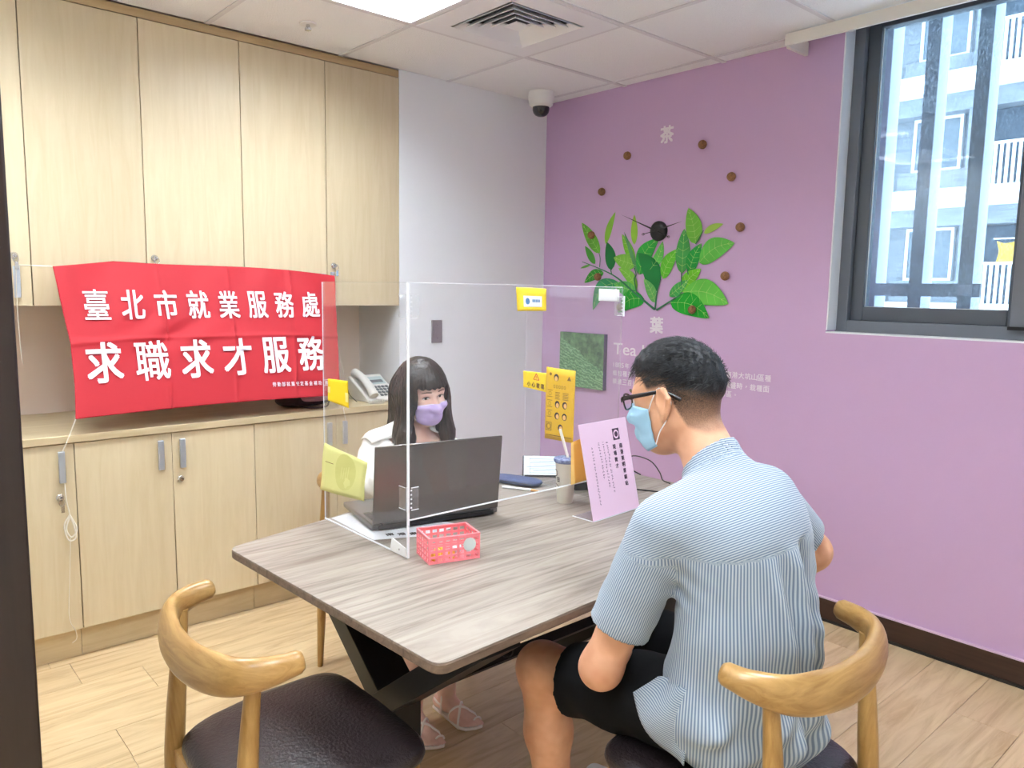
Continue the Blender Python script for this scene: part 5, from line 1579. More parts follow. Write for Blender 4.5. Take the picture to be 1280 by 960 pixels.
def hand_prims(w, d, n, side, curl=0.5, sc=1.0):
    """w wrist, d finger direction, n direction the fingers curl to (palm side), side = +1/-1 thumb along +/- (n x d)"""
    w, d, n = (np.array(q, float) for q in (w, d, n))
    d /= np.linalg.norm(d); n = n - d * (n @ d); n /= np.linalg.norm(n)
    t = np.cross(n, d) * side
    out = []
    for k, (off, ln) in enumerate(((0.030, 0.068), (0.010, 0.076), (-0.011, 0.070), (-0.030, 0.054))):
        kn = w + d * (0.088 - 0.004 * abs(k - 1)) * sc + t * off * sc
        out.append(cap(w + t * off * 0.45 * sc, kn, 0.0165 * sc, 0.0125 * sc))
        p = kn; ang = 0.25 * curl
        for seg, (fr_, r0, r1) in enumerate(((0.45, 0.0095, 0.0088), (0.31, 0.0088, 0.0082), (0.24, 0.0082, 0.0072))):
            ang += curl * 0.55
            dr = d * math.cos(ang) + n * math.sin(ang) + t * (0.07 * (1 - k * 0.67))
            q = p + dr / np.linalg.norm(dr) * ln * fr_ * sc
            out.append(cap(p, q, r0 * sc, r1 * sc)); p = q
    b0 = w + d * 0.025 * sc + t * 0.028 * sc
    b1 = b0 + (d * 0.55 + t * 0.75 + n * 0.25) / 1.0 * 0.038 * sc
    b2 = b1 + (d * 0.9 + t * 0.3 + n * 0.3) * 0.030 * sc
    b3 = b2 + (d * 0.95 + t * 0.02 + n * 0.3) * 0.024 * sc
    out += [cap(b0, b1, 0.015 * sc, 0.0115 * sc), cap(b1, b2, 0.0112 * sc, 0.0098 * sc), cap(b2, b3, 0.0098 * sc, 0.008 * sc)]
    g = union(out, 0.006 * sc)
    c = w + d * 0.08 * sc
    return ubox(g, c - 0.11 * sc, c + 0.11 * sc, 0.04)

def foot_prims(ankle, toe_dir, sc=1.0, toes=True):
    a = np.array(ankle, float); d = np.array(toe_dir, float); d[2] = 0; d /= np.linalg.norm(d)
    s = np.array([-d[1], d[0], 0]); z = np.array([0, 0, 1.0])
    gz = a[2]
    P = lambda x, y, h: a + d * x * sc + s * y * sc + z * (h * sc - gz)
    out = [cap(a, P(0.0, 0, 0.055), 0.034 * sc, 0.032 * sc), cap(P(-0.04, 0, 0.032), P(0.02, 0, 0.04), 0.028 * sc, 0.032 * sc),
           cap(P(0.02, 0, 0.05), P(0.11, 0.005, 0.03), 0.033 * sc, 0.022 * sc), cap(P(0.09, 0.025, 0.024), P(0.12, 0.025, 0.02), 0.022 * sc, 0.018 * sc),
           cap(P(0.08, -0.022, 0.024), P(0.115, -0.024, 0.02), 0.022 * sc, 0.017 * sc)]
    if toes:
        for k, (y, x1, r) in enumerate(((0.033, 0.168, 0.0125), (0.012, 0.165, 0.0095), (-0.004, 0.158, 0.009), (-0.019, 0.149, 0.0085), (-0.033, 0.138, 0.008))):
            out.append(cap(P(0.115, y * 0.9, 0.018), P(x1, y, 0.013), r * sc * 1.05, r * sc))
    else:
        out.append(cap(P(0.1, 0, 0.024), P(0.165, 0, 0.02), 0.034 * sc, 0.024 * sc))
    return union(out, 0.008 * sc), P

def march(f, o, d, t0=0.25):
    """distance from o along d (pointing outwards) to the surface, searched from outside in"""
    o = np.array(o, np.float32); d = np.array(d, np.float32)
    ts = np.linspace(t0, 0.0, 240).astype(np.float32)
    v = f(o + ts[:, None] * d)
    i = np.argmax(v < 0)
    if not (v < 0).any():
        return 0.0
    if i == 0:
        return float(ts[0])
    a, b = v[i - 1], v[i]
    return float(ts[i - 1] + (ts[i] - ts[i - 1]) * a / (a - b))

# ---- skin and hair materials
def skin_mat(name, c1, c2):
    return mat(name, c1, 0.48, spec=0.35, noise=((16, 16, 16), 0.10, 2, c2), sss=0.12, bump=((260, 260, 260), 0.05))
skin_mat('skin_man', rgb(222, 172, 140), rgb(206, 150, 118))
def stubble():
    """clipped hair at the sides and nape: colour of the scalp there, from a vertex attribute"""
    nt = MATS['skin_man'].node_tree; N, L = nt.nodes, nt.links
    b = N['Principled BSDF']; src = b.inputs['Base Color'].links[0].from_socket
    at = N.new('ShaderNodeAttribute'); at.attribute_name = 'stub'
    tc = N.new('ShaderNodeTexCoord'); n3 = N.new('ShaderNodeTexNoise'); n3.inputs['Scale'].default_value = 420; L.new(tc.outputs['Object'], n3.inputs['Vector'])
    ad_ = N.new('ShaderNodeMath'); ad_.operation = 'MULTIPLY'; ad_.use_clamp = True
    mr = N.new('ShaderNodeMapRange'); mr.inputs[3].default_value = 0.55; mr.inputs[4].default_value = 1.45
    L.new(n3.outputs[0], mr.inputs[0]); L.new(mr.outputs[0], ad_.inputs[0]); L.new(at.outputs['Fac'], ad_.inputs[1])
    mx = N.new('ShaderNodeMix'); mx.data_type = 'RGBA'; mx.inputs[7].default_value = rgb(38, 36, 36)
    L.new(ad_.outputs[0], mx.inputs[0]); L.new(src, mx.inputs[6]); L.new(mx.outputs[2], b.inputs['Base Color'])
stubble()
skin_mat('skin_woman', rgb(240, 204, 188), rgb(230, 186, 170))
mat('cloth_black', rgb(10, 11, 14), 0.85, spec=0.2, noise=((20, 20, 20), 0.3, 3))
mat('blouse', rgb(238, 234, 230), 0.75, sheen=0.15)
mat('mask_blue', rgb(162, 206, 234), 0.8); mat('mask_lilac', rgb(204, 182, 232), 0.8); mat('mask_white', rgb(240, 240, 244), 0.8)
mat('eye_white', rgb(240, 236, 232), 0.25); mat('iris', rgb(48, 30, 24), 0.15); mat('brow', rgb(134, 100, 86), 0.8); mat('lash', rgb(60, 40, 36), 0.7)
mat('lid_shade', rgb(206, 146, 132), 0.5)
mat('sandal', rgb(250, 240, 232), 0.5); mat('glasses', rgb(30, 22, 26), 0.25); clear('lens', tint=(0.95, 0.96, 0.97), refl=0.2, haze=0.0)
mat('gold', rgb(220, 180, 120), 0.25, metal=1.0)
def hair_mat(name, dark, light, scale, attr=None, skin=None, rough=0.45):
    M = bpy.data.materials.new(name); M.use_nodes = True
    nt = M.node_tree; N, L = nt.nodes, nt.links
    b = N['Principled BSDF']; b.inputs['Roughness'].default_value = rough; b.inputs['Specular IOR Level'].default_value = 0.4
    tc = N.new('ShaderNodeTexCoord'); mp = N.new('ShaderNodeMapping'); mp.inputs['Scale'].default_value = scale
    L.new(tc.outputs['Object'], mp.inputs[0])
    nz = N.new('ShaderNodeTexNoise'); nz.inputs['Scale'].default_value = 1; nz.inputs['Detail'].default_value = 4; nz.inputs['Roughness'].default_value = 0.65
    L.new(mp.outputs[0], nz.inputs['Vector'])
    rp = N.new('ShaderNodeValToRGB'); rp.color_ramp.elements[0].position = 0.35; rp.color_ramp.elements[0].color = dark
    rp.color_ramp.elements[1].position = 0.72; rp.color_ramp.elements[1].color = light
    L.new(nz.outputs[0], rp.inputs[0])
    bp = N.new('ShaderNodeBump'); bp.inputs['Strength'].default_value = 0.6; bp.inputs['Distance'].default_value = 0.003
    L.new(nz.outputs[0], bp.inputs['Height']); L.new(bp.outputs[0], b.inputs['Normal'])
    if attr:
        at = N.new('ShaderNodeAttribute'); at.attribute_name = attr
        mx = N.new('ShaderNodeMix'); mx.data_type = 'RGBA'; mx.inputs[6].default_value = skin
        n3 = N.new('ShaderNodeTexNoise'); n3.inputs['Scale'].default_value = 420; L.new(tc.outputs['Object'], n3.inputs['Vector'])
        ad_ = N.new('ShaderNodeMath'); ad_.operation = 'MULTIPLY_ADD'; ad_.inputs[1].default_value = 0.5
        sb = N.new('ShaderNodeMath'); sb.operation = 'SUBTRACT'; sb.inputs[1].default_value = 0.25; sb.use_clamp = True
        L.new(n3.outputs[0], ad_.inputs[0]); L.new(at.outputs['Fac'], ad_.inputs[2]); L.new(ad_.outputs[0], sb.inputs[0])
        L.new(sb.outputs[0], mx.inputs[0]); L.new(rp.outputs[0], mx.inputs[7]); L.new(mx.outputs[2], b.inputs['Base Color'])
    else:
        L.new(rp.outputs[0], b.inputs['Base Color'])
    MATS[name] = M
hair_mat('hair_man', rgb(12, 13, 16), rgb(34, 37, 44), (60, 60, 60), 'dens', rgb(206, 158, 126), 0.6)
hair_mat('hair_woman', rgb(16, 12, 13), rgb(58, 42, 37), (120, 120, 4), rough=0.36)
def stripe_mat():
    M = bpy.data.materials.new('striped_cotton'); M.use_nodes = True
    nt = M.node_tree; N, L = nt.nodes, nt.links
    b = N['Principled BSDF']; b.inputs['Roughness'].default_value = 0.85; b.inputs['Sheen Weight'].default_value = 0.15
    at = N.new('ShaderNodeAttribute'); at.attribute_name = 'stripe'
    ml = N.new('ShaderNodeMath'); ml.operation = 'MULTIPLY'; ml.inputs[1].default_value = 2 * math.pi / 0.0050
    sn_ = N.new('ShaderNodeMath'); sn_.operation = 'SINE'
    L.new(at.outputs['Fac'], ml.inputs[0]); L.new(ml.outputs[0], sn_.inputs[0])
    rp = N.new('ShaderNodeMapRange'); rp.inputs[1].default_value = -0.5; rp.inputs[2].default_value = 0.6
    L.new(sn_.outputs[0], rp.inputs[0])
    mx = N.new('ShaderNodeMix'); mx.data_type = 'RGBA'
    mx.inputs[6].default_value = rgb(106, 124, 148); mx.inputs[7].default_value = rgb(178, 190, 200)
    L.new(rp.outputs[0], mx.inputs[0]); L.new(mx.outputs[2], b.inputs['Base Color'])
    MATS['striped_cotton'] = M
stripe_mat()

# ================================================================== seated man
man = thing('person', 'seated man in a blue striped short-sleeved shirt and black shorts', 'person', (2.5, -1.87, 0))
HS = 1.06
HC = np.array([2.392, -1.853, 1.238]); HR = frame(math.radians(190), math.radians(-12))
headf, HX = head_sdf(HC, HR, HS)
# joints
Nk0, Nk1 = V3(2.535, -1.862, 1.055), HC + HR @ np.array([-0.035, 0, -0.06])
SL, SR = V3(2.510, -2.040, 0.985), V3(2.552, -1.708, 1.008)
EL, WL = V3(2.405, -2.105, 0.655), V3(2.30, -1.90, 0.665)
ER, WR = V3(2.592, -1.540, 0.850), V3(2.42, -1.60, 0.665)
HL, HRr = V3(2.58, -1.965, 0.585), V3(2.58, -1.775, 0.585)
KL, KR = V3(2.155, -2.035, 0.525), V3(2.14, -1.68, 0.525)
AL, AR = V3(2.175, -2.0, 0.095), V3(2.20, -1.70, 0.095)
torso = [ell((2.62, -1.87, 0.60), (0.135, 0.175, 0.12)), ell((2.63, -1.89, 0.76), (0.115, 0.148, 0.16)),
         ell((2.612, -1.882, 0.93), (0.118, 0.165, 0.16)), cap(SL + V3(0.03, 0.06, 0.0), SR + V3(0.02, -0.06, 0.0), 0.07, 0.07), cap(SL + V3(0.02, 0.03, 0.015), Nk0 + V3(0.01, 0, -0.015), 0.05, 0.054), cap(SR + V3(0.0, -0.03, 0.008), Nk0 + V3(0.01, 0, -0.02), 0.044, 0.05)]
arms = [cap(SL, EL, 0.056, 0.043), cap(SR, ER, 0.056, 0.043)]
fore = [cap(EL, EL + (WL - EL) * 0.35, 0.044, 0.042), cap(EL + (WL - EL) * 0.35, WL, 0.042, 0.027), cap(ER, ER + (WR - ER) * 0.35, 0.044, 0.042), cap(ER + (WR - ER) * 0.35, WR, 0.042, 0.027)]
legs = [cap(HL, KL, 0.088, 0.062), cap(HRr, KR, 0.088, 0.062), cap(KL, KL + V3(0.012, 0.008, -0.16), 0.060, 0.058), cap(KL + V3(0.012, 0.008, -0.16), AL, 0.058, 0.036),
        cap(KR, KR + V3(0.012, -0.006, -0.16), 0.060, 0.058), cap(KR + V3(0.012, -0.006, -0.16), AR, 0.058, 0.036), ell(KL + V3(-0.012, 0, 0.008), (0.058, 0.056, 0.055)), ell(KR + V3(-0.012, 0, 0.008), (0.058, 0.056, 0.055))]
ftL, _ = foot_prims(AL, (-1, -0.08, 0), 1.05, False)
ftR, _ = foot_prims(AR, (-1, 0.1, 0), 1.05, False)
neck = cap(Nk0, Nk1, 0.066, 0.058)
trap = union(torso, 0.06)
limbs = union(arms + fore + legs, 0.03)
hL = hand_prims(WL, (-0.55, 0.83, -0.05), (0.1, 0.1, -1), 1, 0.45)
hR = hand_prims(WR, (-0.85, -0.3, -0.18), (0, 0, -1), -1, 0.4)
def man_body(P):
    d = smin(trap(P), neck(P), 0.05)
    d = smin(d, headf(P), 0.03)
    d = smin(d, limbs(P), 0.03)
    d = smin(d, ftL(P), 0.02); d = smin(d, ftR(P), 0.02)
    d = smin(d, hL(P), 0.012); d = smin(d, hR(P), 0.012)
    return d
def hl_inv(P):
    return (P - HC) @ HR        # head frame: forward, left, up
def stub(V):
    q = hl_inv(V); f_, l_, u_ = q[:, 0], q[:, 1], q[:, 2]
    line = np.interp(f_, [-0.125, -0.09, -0.05, -0.036, -0.018, 0.0, 0.03, 0.05, 0.06], [-0.086, -0.086, -0.066, -0.034, 0.028, 0.024, 0.022, 0.05, 0.066]) * HS
    on = np.clip((u_ - line) / 0.012, 0, 1) * (np.linalg.norm(q, axis=1) < 0.16) * (np.abs(l_) < 0.0835 * HS)
    return on * np.interp(u_, [-0.09, -0.05, 0.0, 0.03, 0.06], [0.30, 0.6, 0.86, 0.95, 1.0])
sdf_obj('body', man_body, (1.93, -2.25, 0.0), (2.85, -1.40, 1.42), 0.0055, 'skin_man', man, {'stub': stub})

# ---- shirt
slL, slR = 0.70, 0.72       # how far the sleeves reach along the upper arms
seL, seR = SL + (EL - SL) * slL, SR + (ER - SR) * slR
dL = (EL - SL) / np.linalg.norm(EL - SL); dR = (ER - SR) / np.linalg.norm(ER - SR)
def folds(P):
    y, z, x = P[:, 1], P[:, 2], P[:, 0]
    back = np.clip((x - 2.60) / 0.08, 0, 1)
    lat = (y + 1.865)
    o = 0.0
    # soft vertical drapes below the yoke, swinging towards the waist
    q = lat - 0.10 * (0.98 - z)
    o = o + 0.0055 * np.exp(-((q + 0.045) / 0.022) ** 2) * np.clip((0.99 - z) / 0.05, 0, 1) * np.clip((z - 0.66) / 0.1, 0, 1)
    o = o - 0.0045 * np.exp(-((q + 0.005) / 0.02) ** 2) * np.clip((0.99 - z) / 0.05, 0, 1) * np.clip((z - 0.6) / 0.1, 0, 1)
    low = np.clip((0.97 - z) / 0.08, 0, 1)
    o = o - 0.0050 * np.exp(-((q - 0.055) / 0.030) ** 2) * low + 0.0045 * np.exp(-((q + 0.105) / 0.02) ** 2) * low - 0.004 * np.exp(-((q + 0.08) / 0.018) ** 2) * low
    q2 = lat + 0.16 * (0.95 - z)
    o = o + 0.005 * np.exp(-((q2 - 0.075) / 0.025) ** 2) * np.clip((0.95 - z) / 0.05, 0, 1)
    o = o + 0.004 * np.sin(lat * 55 + z * 23) * np.exp(-((z - 0.66) / 0.09) ** 2)
    o = o + 0.0012 * np.sin(z * 95 + lat * 46) * np.exp(-((z - 0.80) / 0.10) ** 2) * np.clip(0.5 + lat * 4, 0, 1)
    o = o + 0.003 * np.sin(z * 60 - lat * 70) * np.exp(-((z - 0.58) / 0.07) ** 2)
    o = o * back * 2.6
    # creases where the left sleeve meets the torso
    da = np.linalg.norm(P - (SL + V3(0.05, 0.03, -0.10)), axis=1)
    o = o + 0.004 * np.sin((P @ V3(0.5, 0.3, 1.0)) * 130) * np.exp(-(da / 0.07) ** 2)
    o = o + 0.003 * np.sin((P @ V3(0.6, -0.2, 1.0)) * 75) * np.exp(-(np.linalg.norm(P - (SL + dL * 0.17), axis=1) / 0.08) ** 2)
    # pleat under the yoke
    o = o - 0.006 * np.exp(-((lat + 0.012 + 0.0 * z) / 0.006) ** 2) * np.clip((0.985 - z) / 0.01, 0, 1) * np.clip((z - 0.80) / 0.15, 0, 1) * back
    # yoke seam
    o = o - 0.0018 * np.exp(-((z - 0.985 - 0.18 * lat) / 0.004) ** 2) * back
    # armhole seam of the left sleeve
    ta = (P - SL) @ dL; ra = np.linalg.norm(P - SL - ta[:, None] * dL, axis=1)
    o = o - 0.003 * np.exp(-((ta - 0.02 + 0.5 * (P[:, 1] - SL[1] - 0.02)) / 0.004) ** 2) * (ra < 0.10) * (P[:, 1] < SL[1] + 0.05) * (P[:, 2] > 0.93)
    return o
shirt_t = union([ell((2.622, -1.89, 0.60), (0.158, 0.188, 0.15)), ell((2.632, -1.892, 0.76), (0.130, 0.165, 0.17))] + torso[2:], 0.06)
sleeve = [cap(SL, seL + dL * 0.05, 0.070, 0.068), cap(SR, seR + dR * 0.05, 0.070, 0.066)]
collar_ax = (Nk1 - Nk0) / np.linalg.norm(Nk1 - Nk0)
def shirt(P):
    d = shirt_t(P) - 0.011
    nk = np.minimum(neck(P) - 0.010, 1)                                  # stand collar around the neck
    hgt = (P - Nk0) @ collar_ax
    nk = np.maximum(nk, hgt - 0.082 + 0.35 * np.clip((2.52 - P[:, 0]), -0.06, 0.10))
    d = smin(d, nk, 0.022)
    aL = np.maximum(sleeve[0](P), (P - seL) @ dL); aR = np.maximum(sleeve[1](P), (P - seR) @ dR)
    d = smin(d, smin(aL, aR, 0.001), 0.028)
    d = d - folds(P)
    # hem: sits on the seat behind, shirt tail over the hip
    d = np.maximum(d, 0.487 - P[:, 2])
    d = np.maximum(d, (2.50 - 0.55 * np.clip(0.66 - P[:, 2], 0, 0.2) * -0.4) - P[:, 0] - 3 * np.clip(P[:, 2] - 0.62, 0, 1))
    # hollow: sleeves and neck open
    inL = np.maximum(cap(SL + dL * 0.10, EL, 0.060, 0.060)(P), -((P - seL) @ dL + 0.035))
    inR = np.maximum(cap(SR + dR * 0.10, ER, 0.060, 0.058)(P), -((P - seR) @ dR + 0.035))
    inN = np.maximum(neck(P) - 0.004, 0.040 - hgt)
    d = np.maximum(d, -np.minimum(np.minimum(inL, inR), inN))
    return d
def stripe(V):
    V = V.astype(np.float32)
    s = np.arctan2(V[:, 1] + 1.875, V[:, 0] - 2.50) * 0.19                # vertical stripes round the trunk
    yoke = (V[:, 2] > 0.985 + 0.18 * (V[:, 1] + 1.865))
    s = np.where(yoke, V[:, 2] * 0.92 - V[:, 0] * 0.55, s)                 # yoke: across
    for S_, d_, e_ in ((SL, dL, seL), (SR, dR, seR)):
        rel = V - S_; t = rel @ d_
        rad = rel - t[:, None] * d_
        e1 = np.cross(d_, [1.0, 0, 0]); e1 /= np.linalg.norm(e1); e2 = np.cross(d_, e1)
        ang = np.arctan2(rad @ e2, rad @ e1) * 0.068
        dist = np.linalg.norm(rad, axis=1)
        side = (t + 0.5 * (V[:, 1] - SL[1] - 0.02) > 0.02) & (V[:, 1] < SL[1] + 0.03 + 0.1 * np.clip(V[:, 2] - 0.95, 0, 1)) if S_ is SL else (V[:, 1] > SR[1] - 0.035)
        m_ = (t > (0.0 if S_ is SL else 0.035)) & (sleeve[0 if S_ is SL else 1](V) < shirt_t(V) - 0.011) & side & (t < 0.33)
        s = np.where(m_, ang, s)
    hgt = (V - Nk0) @ collar_ax
    cl = (np.abs(neck(V)) < 0.016) & (hgt > 0.045)
    return np.where(cl, hgt, s)
so = sdf_obj('shirt', shirt, (2.25, -2.25, 0.46), (2.90, -1.42, 1.20), 0.005, 'striped_cotton', man, {'stripe': stripe})
# shirt tail flap hanging over the thigh
def tail(a, b):
    y = -2.082 + 0.012 * math.sin(a * 6 + b * 3)
    x = 2.53 + 0.085 * a - 0.05 * b * (1 - a)
    z = 0.70 - 0.02 * a - (0.05 + 0.11 * a + 0.03 * math.sin(a * 3)) * b - 0.03 * (1 - a)
    return (x, y - 0.012 * math.sin(b * 3) + 0.02 * (1 - b), z)
tl_ = MB().grid(tail, 14, 12).build('shirt_tail', 'striped_cotton', so, smooth=70, solid=0.003)
at = tl_.data.attributes.new('stripe', 'FLOAT', 'POINT')
at.data.foreach_set('value', [v.co.z + 0.3 * v.co.x for v in tl_.data.vertices])

# ---- shorts
def shorts(P):
    th = union([cap(HL + V3(0.03, 0, 0), HL + (KL - HL) * 0.86, 0.104, 0.086), cap(HRr + V3(0.02, -0.015, 0), HRr + V3(0, -0.01, 0) + (KR - HRr) * 0.86, 0.100, 0.086), ell((2.61, -1.885, 0.60), (0.14, 0.172, 0.11))], 0.05)
    d = th(P)
    d = d - 0.004 * np.sin(P[:, 0] * 42 + P[:, 2] * 30) * np.clip((2.55 - P[:, 0]) / 0.1, 0, 1)
    for H_, K_ in ((HL, KL), (HRr, KR)):
        ax = (K_ - H_) / np.linalg.norm(K_ - H_)
        side = (P[:, 1] < -1.87) if H_ is HL else (P[:, 1] >= -1.87)
        tt = (P - H_) @ ax - np.linalg.norm(K_ - H_) * 0.80
        d = np.where(side, np.maximum(d, tt), d)
    return np.maximum(d, P[:, 2] - 0.72)
sdf_obj('shorts', shorts, (2.1, -2.2, 0.40), (2.82, -1.55, 0.75), 0.006, 'cloth_black', man)
# shoes
for A_, dd, nm in ((AL, (-1, -0.08, 0), 'shoe'), (AR, (-1, 0.1, 0), 'shoe')):
    g, Pf = foot_prims(A_, dd, 1.05, False)
    fsh = lambda P, g=g: np.maximum(np.maximum(g(P) - 0.007, P[:, 2] - 0.075), 0.001 - P[:, 2])
    c_ = np.array(A_)
    sdf_obj(nm, fsh, (c_[0] - 0.24, c_[1] - 0.09, -0.01), (c_[0] + 0.10, c_[1] + 0.09, 0.11), 0.006, 'white_plastic', man)

# ---- hair: long on top, clipped at the sides
def thick(f_, l_, u_):
    edge = np.interp(f_, [-0.11, -0.07, -0.01, 0.05, 0.09], [-0.030, -0.010, 0.034, 0.050, 0.058])
    return np.clip((u_ - edge) / 0.07, 0, 1)
def man_hair(P):
    q = hl_inv(P); f_, l_, u_ = q[:, 0], q[:, 1], q[:, 2]
    top = thick(f_, l_, u_)
    th = -0.003 + 0.0155 * np.clip(top * 1.3, 0, 1)
    tuft = 0.0013 * np.sin(f_ * 300 + l_ * 130) + 0.0013 * np.sin(l_ * 330 - f_ * 150 + u_ * 80)
    th = th + 0.006 * np.clip((f_ - 0.0) / 0.06, 0, 1) * np.clip((u_ - 0.06) / 0.03, 0, 1)
    d = headskull(P) - th - tuft * top
    fringe = 0.006 * np.sin(l_ * 260)
    return np.maximum(d, np.where(f_ > 0.045, 0.054 + fringe - u_, -1))
fs_ = [ell(HX(-0.008, 0, 0.022), np.array([0.100, 0.077, 0.098]) * HS, HR), ell(HX(0.028, 0, -0.03), np.array([0.068, 0.062, 0.085]) * HS, HR), cap(Nk0, Nk1, 0.066, 0.058)]
headskull = union(fs_, 0.03)
def dens(V):
    q = hl_inv(V); f_, l_, u_ = q[:, 0], q[:, 1], q[:, 2]
    return 0.7 + 0.6 * thick(f_, l_, u_)
hr_ = sdf_obj('hair', man_hair, HC - 0.17, HC + 0.17, 0.0035, 'hair_man', man, {'dens': dens})
# loose strands on top
def strands(n, root_fn, seed, lift=0.14):
    r_ = random.Random(seed); b = MB()
    for _ in range(n):
        p, d, nrm, ln, w = root_fn(r_)
        p, d, nrm = Vector(p), Vector(d).normalized(), Vector(nrm).normalized()
        s_ = d.cross(nrm).normalized()
        pts = [p, p + d * ln * 0.5 + nrm * ln * lift, p + d * ln + nrm * ln * lift]
        vs = []
        for k, q in enumerate(pts):
            ww = w * (1, 0.8, 0.15)[k]
            vs += [q + s_ * ww, q + nrm * ww * 0.9, q - s_ * ww]
        b.add(vs, [(0, 3, 4, 1), (1, 4, 5, 2), (2, 5, 3, 0), (3, 6, 7, 4), (4, 7, 8, 5), (5, 8, 6, 3)])
    return b
def man_root(r_):
    while True:
        a = r_.uniform(-math.pi, math.pi); e = r_.uniform(0.0, 1.5)
        dl = np.array([math.cos(e) * math.cos(a), math.cos(e) * math.sin(a), math.sin(e)])
        t = march(headskull, HC + HR @ np.array([-0.005, 0, 0.02]), HR @ dl, 0.16)
        p = HC + HR @ (np.array([-0.005, 0, 0.02]) + dl * (t + 0.0075))
        lc = (p - HC) @ HR
        if thick(lc[0], lc[1], lc[2] - 0.008) > r_.uniform(0.02, 0.35):
            break
    # hair swirls away from the crown, forwards on top
    loc = (p - HC) @ HR
    flow = np.array([0.75, 0.0, -0.25]) + 0.8 * np.array([loc[0] + 0.05, loc[1] * 1.2, 0]) / 0.1 + np.array([r_.uniform(-.4, .4), r_.uniform(-.4, .4), r_.uniform(-.1, .3)])
    flow = flow - dl * (flow @ dl)
    return p, HR @ flow, HR @ dl, r_.uniform(0.016, 0.032), r_.uniform(0.0005, 0.0010)
st = strands(3200, man_root, 4, 0.24).build('hair_strands', 'hair_man', man, smooth=60)
st.parent = hr_
at = st.data.attributes.new('dens', 'FLOAT', 'POINT'); at.data.foreach_set('value', [1.2] * len(st.data.vertices))

# ---- face mask with ear loops
def mask_patch(headfn, c, R, name, m, parent, top, bot, amax, off, pleats=3, n=(28, 18), s=1.0, nose=0.006):
    def fn(a, b):
        ang = (a * 2 - 1) * amax * (1 - 0.10 * b)
        u_ = (top + (bot - top) * b - 0.018 * abs(a * 2 - 1) ** 2 * (1 - 2 * b) * 0.8) * s
        o = c + R @ np.array([0.0, 0, u_]); d = R @ np.array([math.cos(ang), math.sin(ang), 0])
        t = march(headfn, o, d, 0.2)
        w = max(0.0, math.cos(ang)) ** 6
        t = max(t, (0.088 - 0.045 * max(0, b - 0.45)) * s * w + t * (1 - w))
        pl = 0.0016 * abs(math.sin(b * math.pi * pleats))
        return tuple(o + d * (t + off * (0.6 + 0.8 * w) + pl + nose * w * (1 - b) * 0.6))
    mo = MB().grid(fn, *n).build(name, m, parent, smooth=70, solid=0.0015)
    return fn, mo
fnm, mo = mask_patch(headf, HC, HR, 'face_mask', 'mask_blue', man, 0.0, -0.112, math.radians(66), 0.004, s=HS, nose=0.0)
for sd in (1, -1):
    tp_ = np.array(fnm(1.0 if sd > 0 else 0.0, 0.06)); bt_ = np.array(fnm(1.0 if sd > 0 else 0.0, 0.94))
    e1 = HX(-0.006, sd * 0.083, 0.028); e2 = HX(-0.031, sd * 0.087, 0.0); e3 = HX(-0.014, sd * 0.083, -0.038)
    MB().tube(crom([tp_, (tp_ + e1) / 2 + HR @ np.array([0, sd * 0.009, 0]), e1, e2, e3, (bt_ + e3) / 2 + HR @ np.array([0, sd * 0.008, 0]), bt_], 5), 0.0016, 6).build('ear_loop', 'mask_white', mo, smooth=60)
# ---- glasses
gl = MB()
for sd in (1, -1):
    ce = np.array([0.108, sd * 0.034, 0.006])
    pts = [HX(*(ce + np.array([-0.010 * abs(math.cos(a)) * (1 if math.cos(a) * sd > 0 else 0), 0.027 * math.cos(a), 0.018 * math.sin(a)]))) for a in np.linspace(0, 2 * math.pi, 25)]
    gl.tube(pts, 0.0022, 6)
gl.tube([HX(0.112, -0.008, 0.01), HX(0.114, 0, 0.012), HX(0.112, 0.008, 0.01)], 0.002, 6)
go = gl.build('glasses', 'glasses', man, smooth=60)
for sd in (1, -1):
    pts = crom([HX(0.102, sd * 0.064, 0.012), HX(0.085, sd * 0.077, 0.016), HX(0.03, sd * 0.085, 0.019), HX(-0.012, sd * 0.088, 0.020), HX(-0.035, sd * 0.086, 0.010), HX(-0.052, sd * 0.083, -0.002)], 5)
    k = len(pts)
    MB().tube(pts, 0.003, 8, ell=[(lerp([(0, 0.0062), (0.5, 0.0045), (1, 0.0045)], i / (k - 1)), 0.0019) for i in range(k)], upv=tuple(HR[:, 2])).build('temple_arm', 'glasses', go, smooth=60)
    ce = np.array([0.106, sd * 0.034, 0.006])
    vs = [HX(*ce)] + [HX(*(ce + np.array([0, 0.026 * math.cos(a), 0.017 * math.sin(a)]))) for a in np.linspace(0, 2 * math.pi, 21)[:-1]]
    MB().add(vs, [(0, 1 + q, 1 + (q + 1) % 20) for q in range(20)]).build('glasses_lens', 'lens', go)
# eyes and brows (seen from the other side)
for sd in (1, -1):
    blob((0, 0, 0), (1, 1, 1), 12, 8, 2)
    MB().lathe([(0.0, -0.004), (0.007, -0.002), (0.0095, 0.0), (0.007, 0.0025), (0.0, 0.0035)], tuple(HX(0.086, sd * 0.031, 0.003)), 14, axis=tuple(HR[:, 0])).build('eye', 'eye_white', man, smooth=60)
    MB().lathe([(0.0, 0.0), (0.0048, 0.0), (0.0, 0.001)], tuple(HX(0.0893, sd * 0.031, 0.003)), 12, axis=tuple(HR[:, 0])).build('iris', 'iris', man)
    MB().tube([HX(0.097, sd * 0.014, 0.026), HX(0.095, sd * 0.030, 0.031), HX(0.083, sd * 0.048, 0.027)], [0.003, 0.0032, 0.0015], 6).build('eyebrow', 'iris', man, smooth=60)

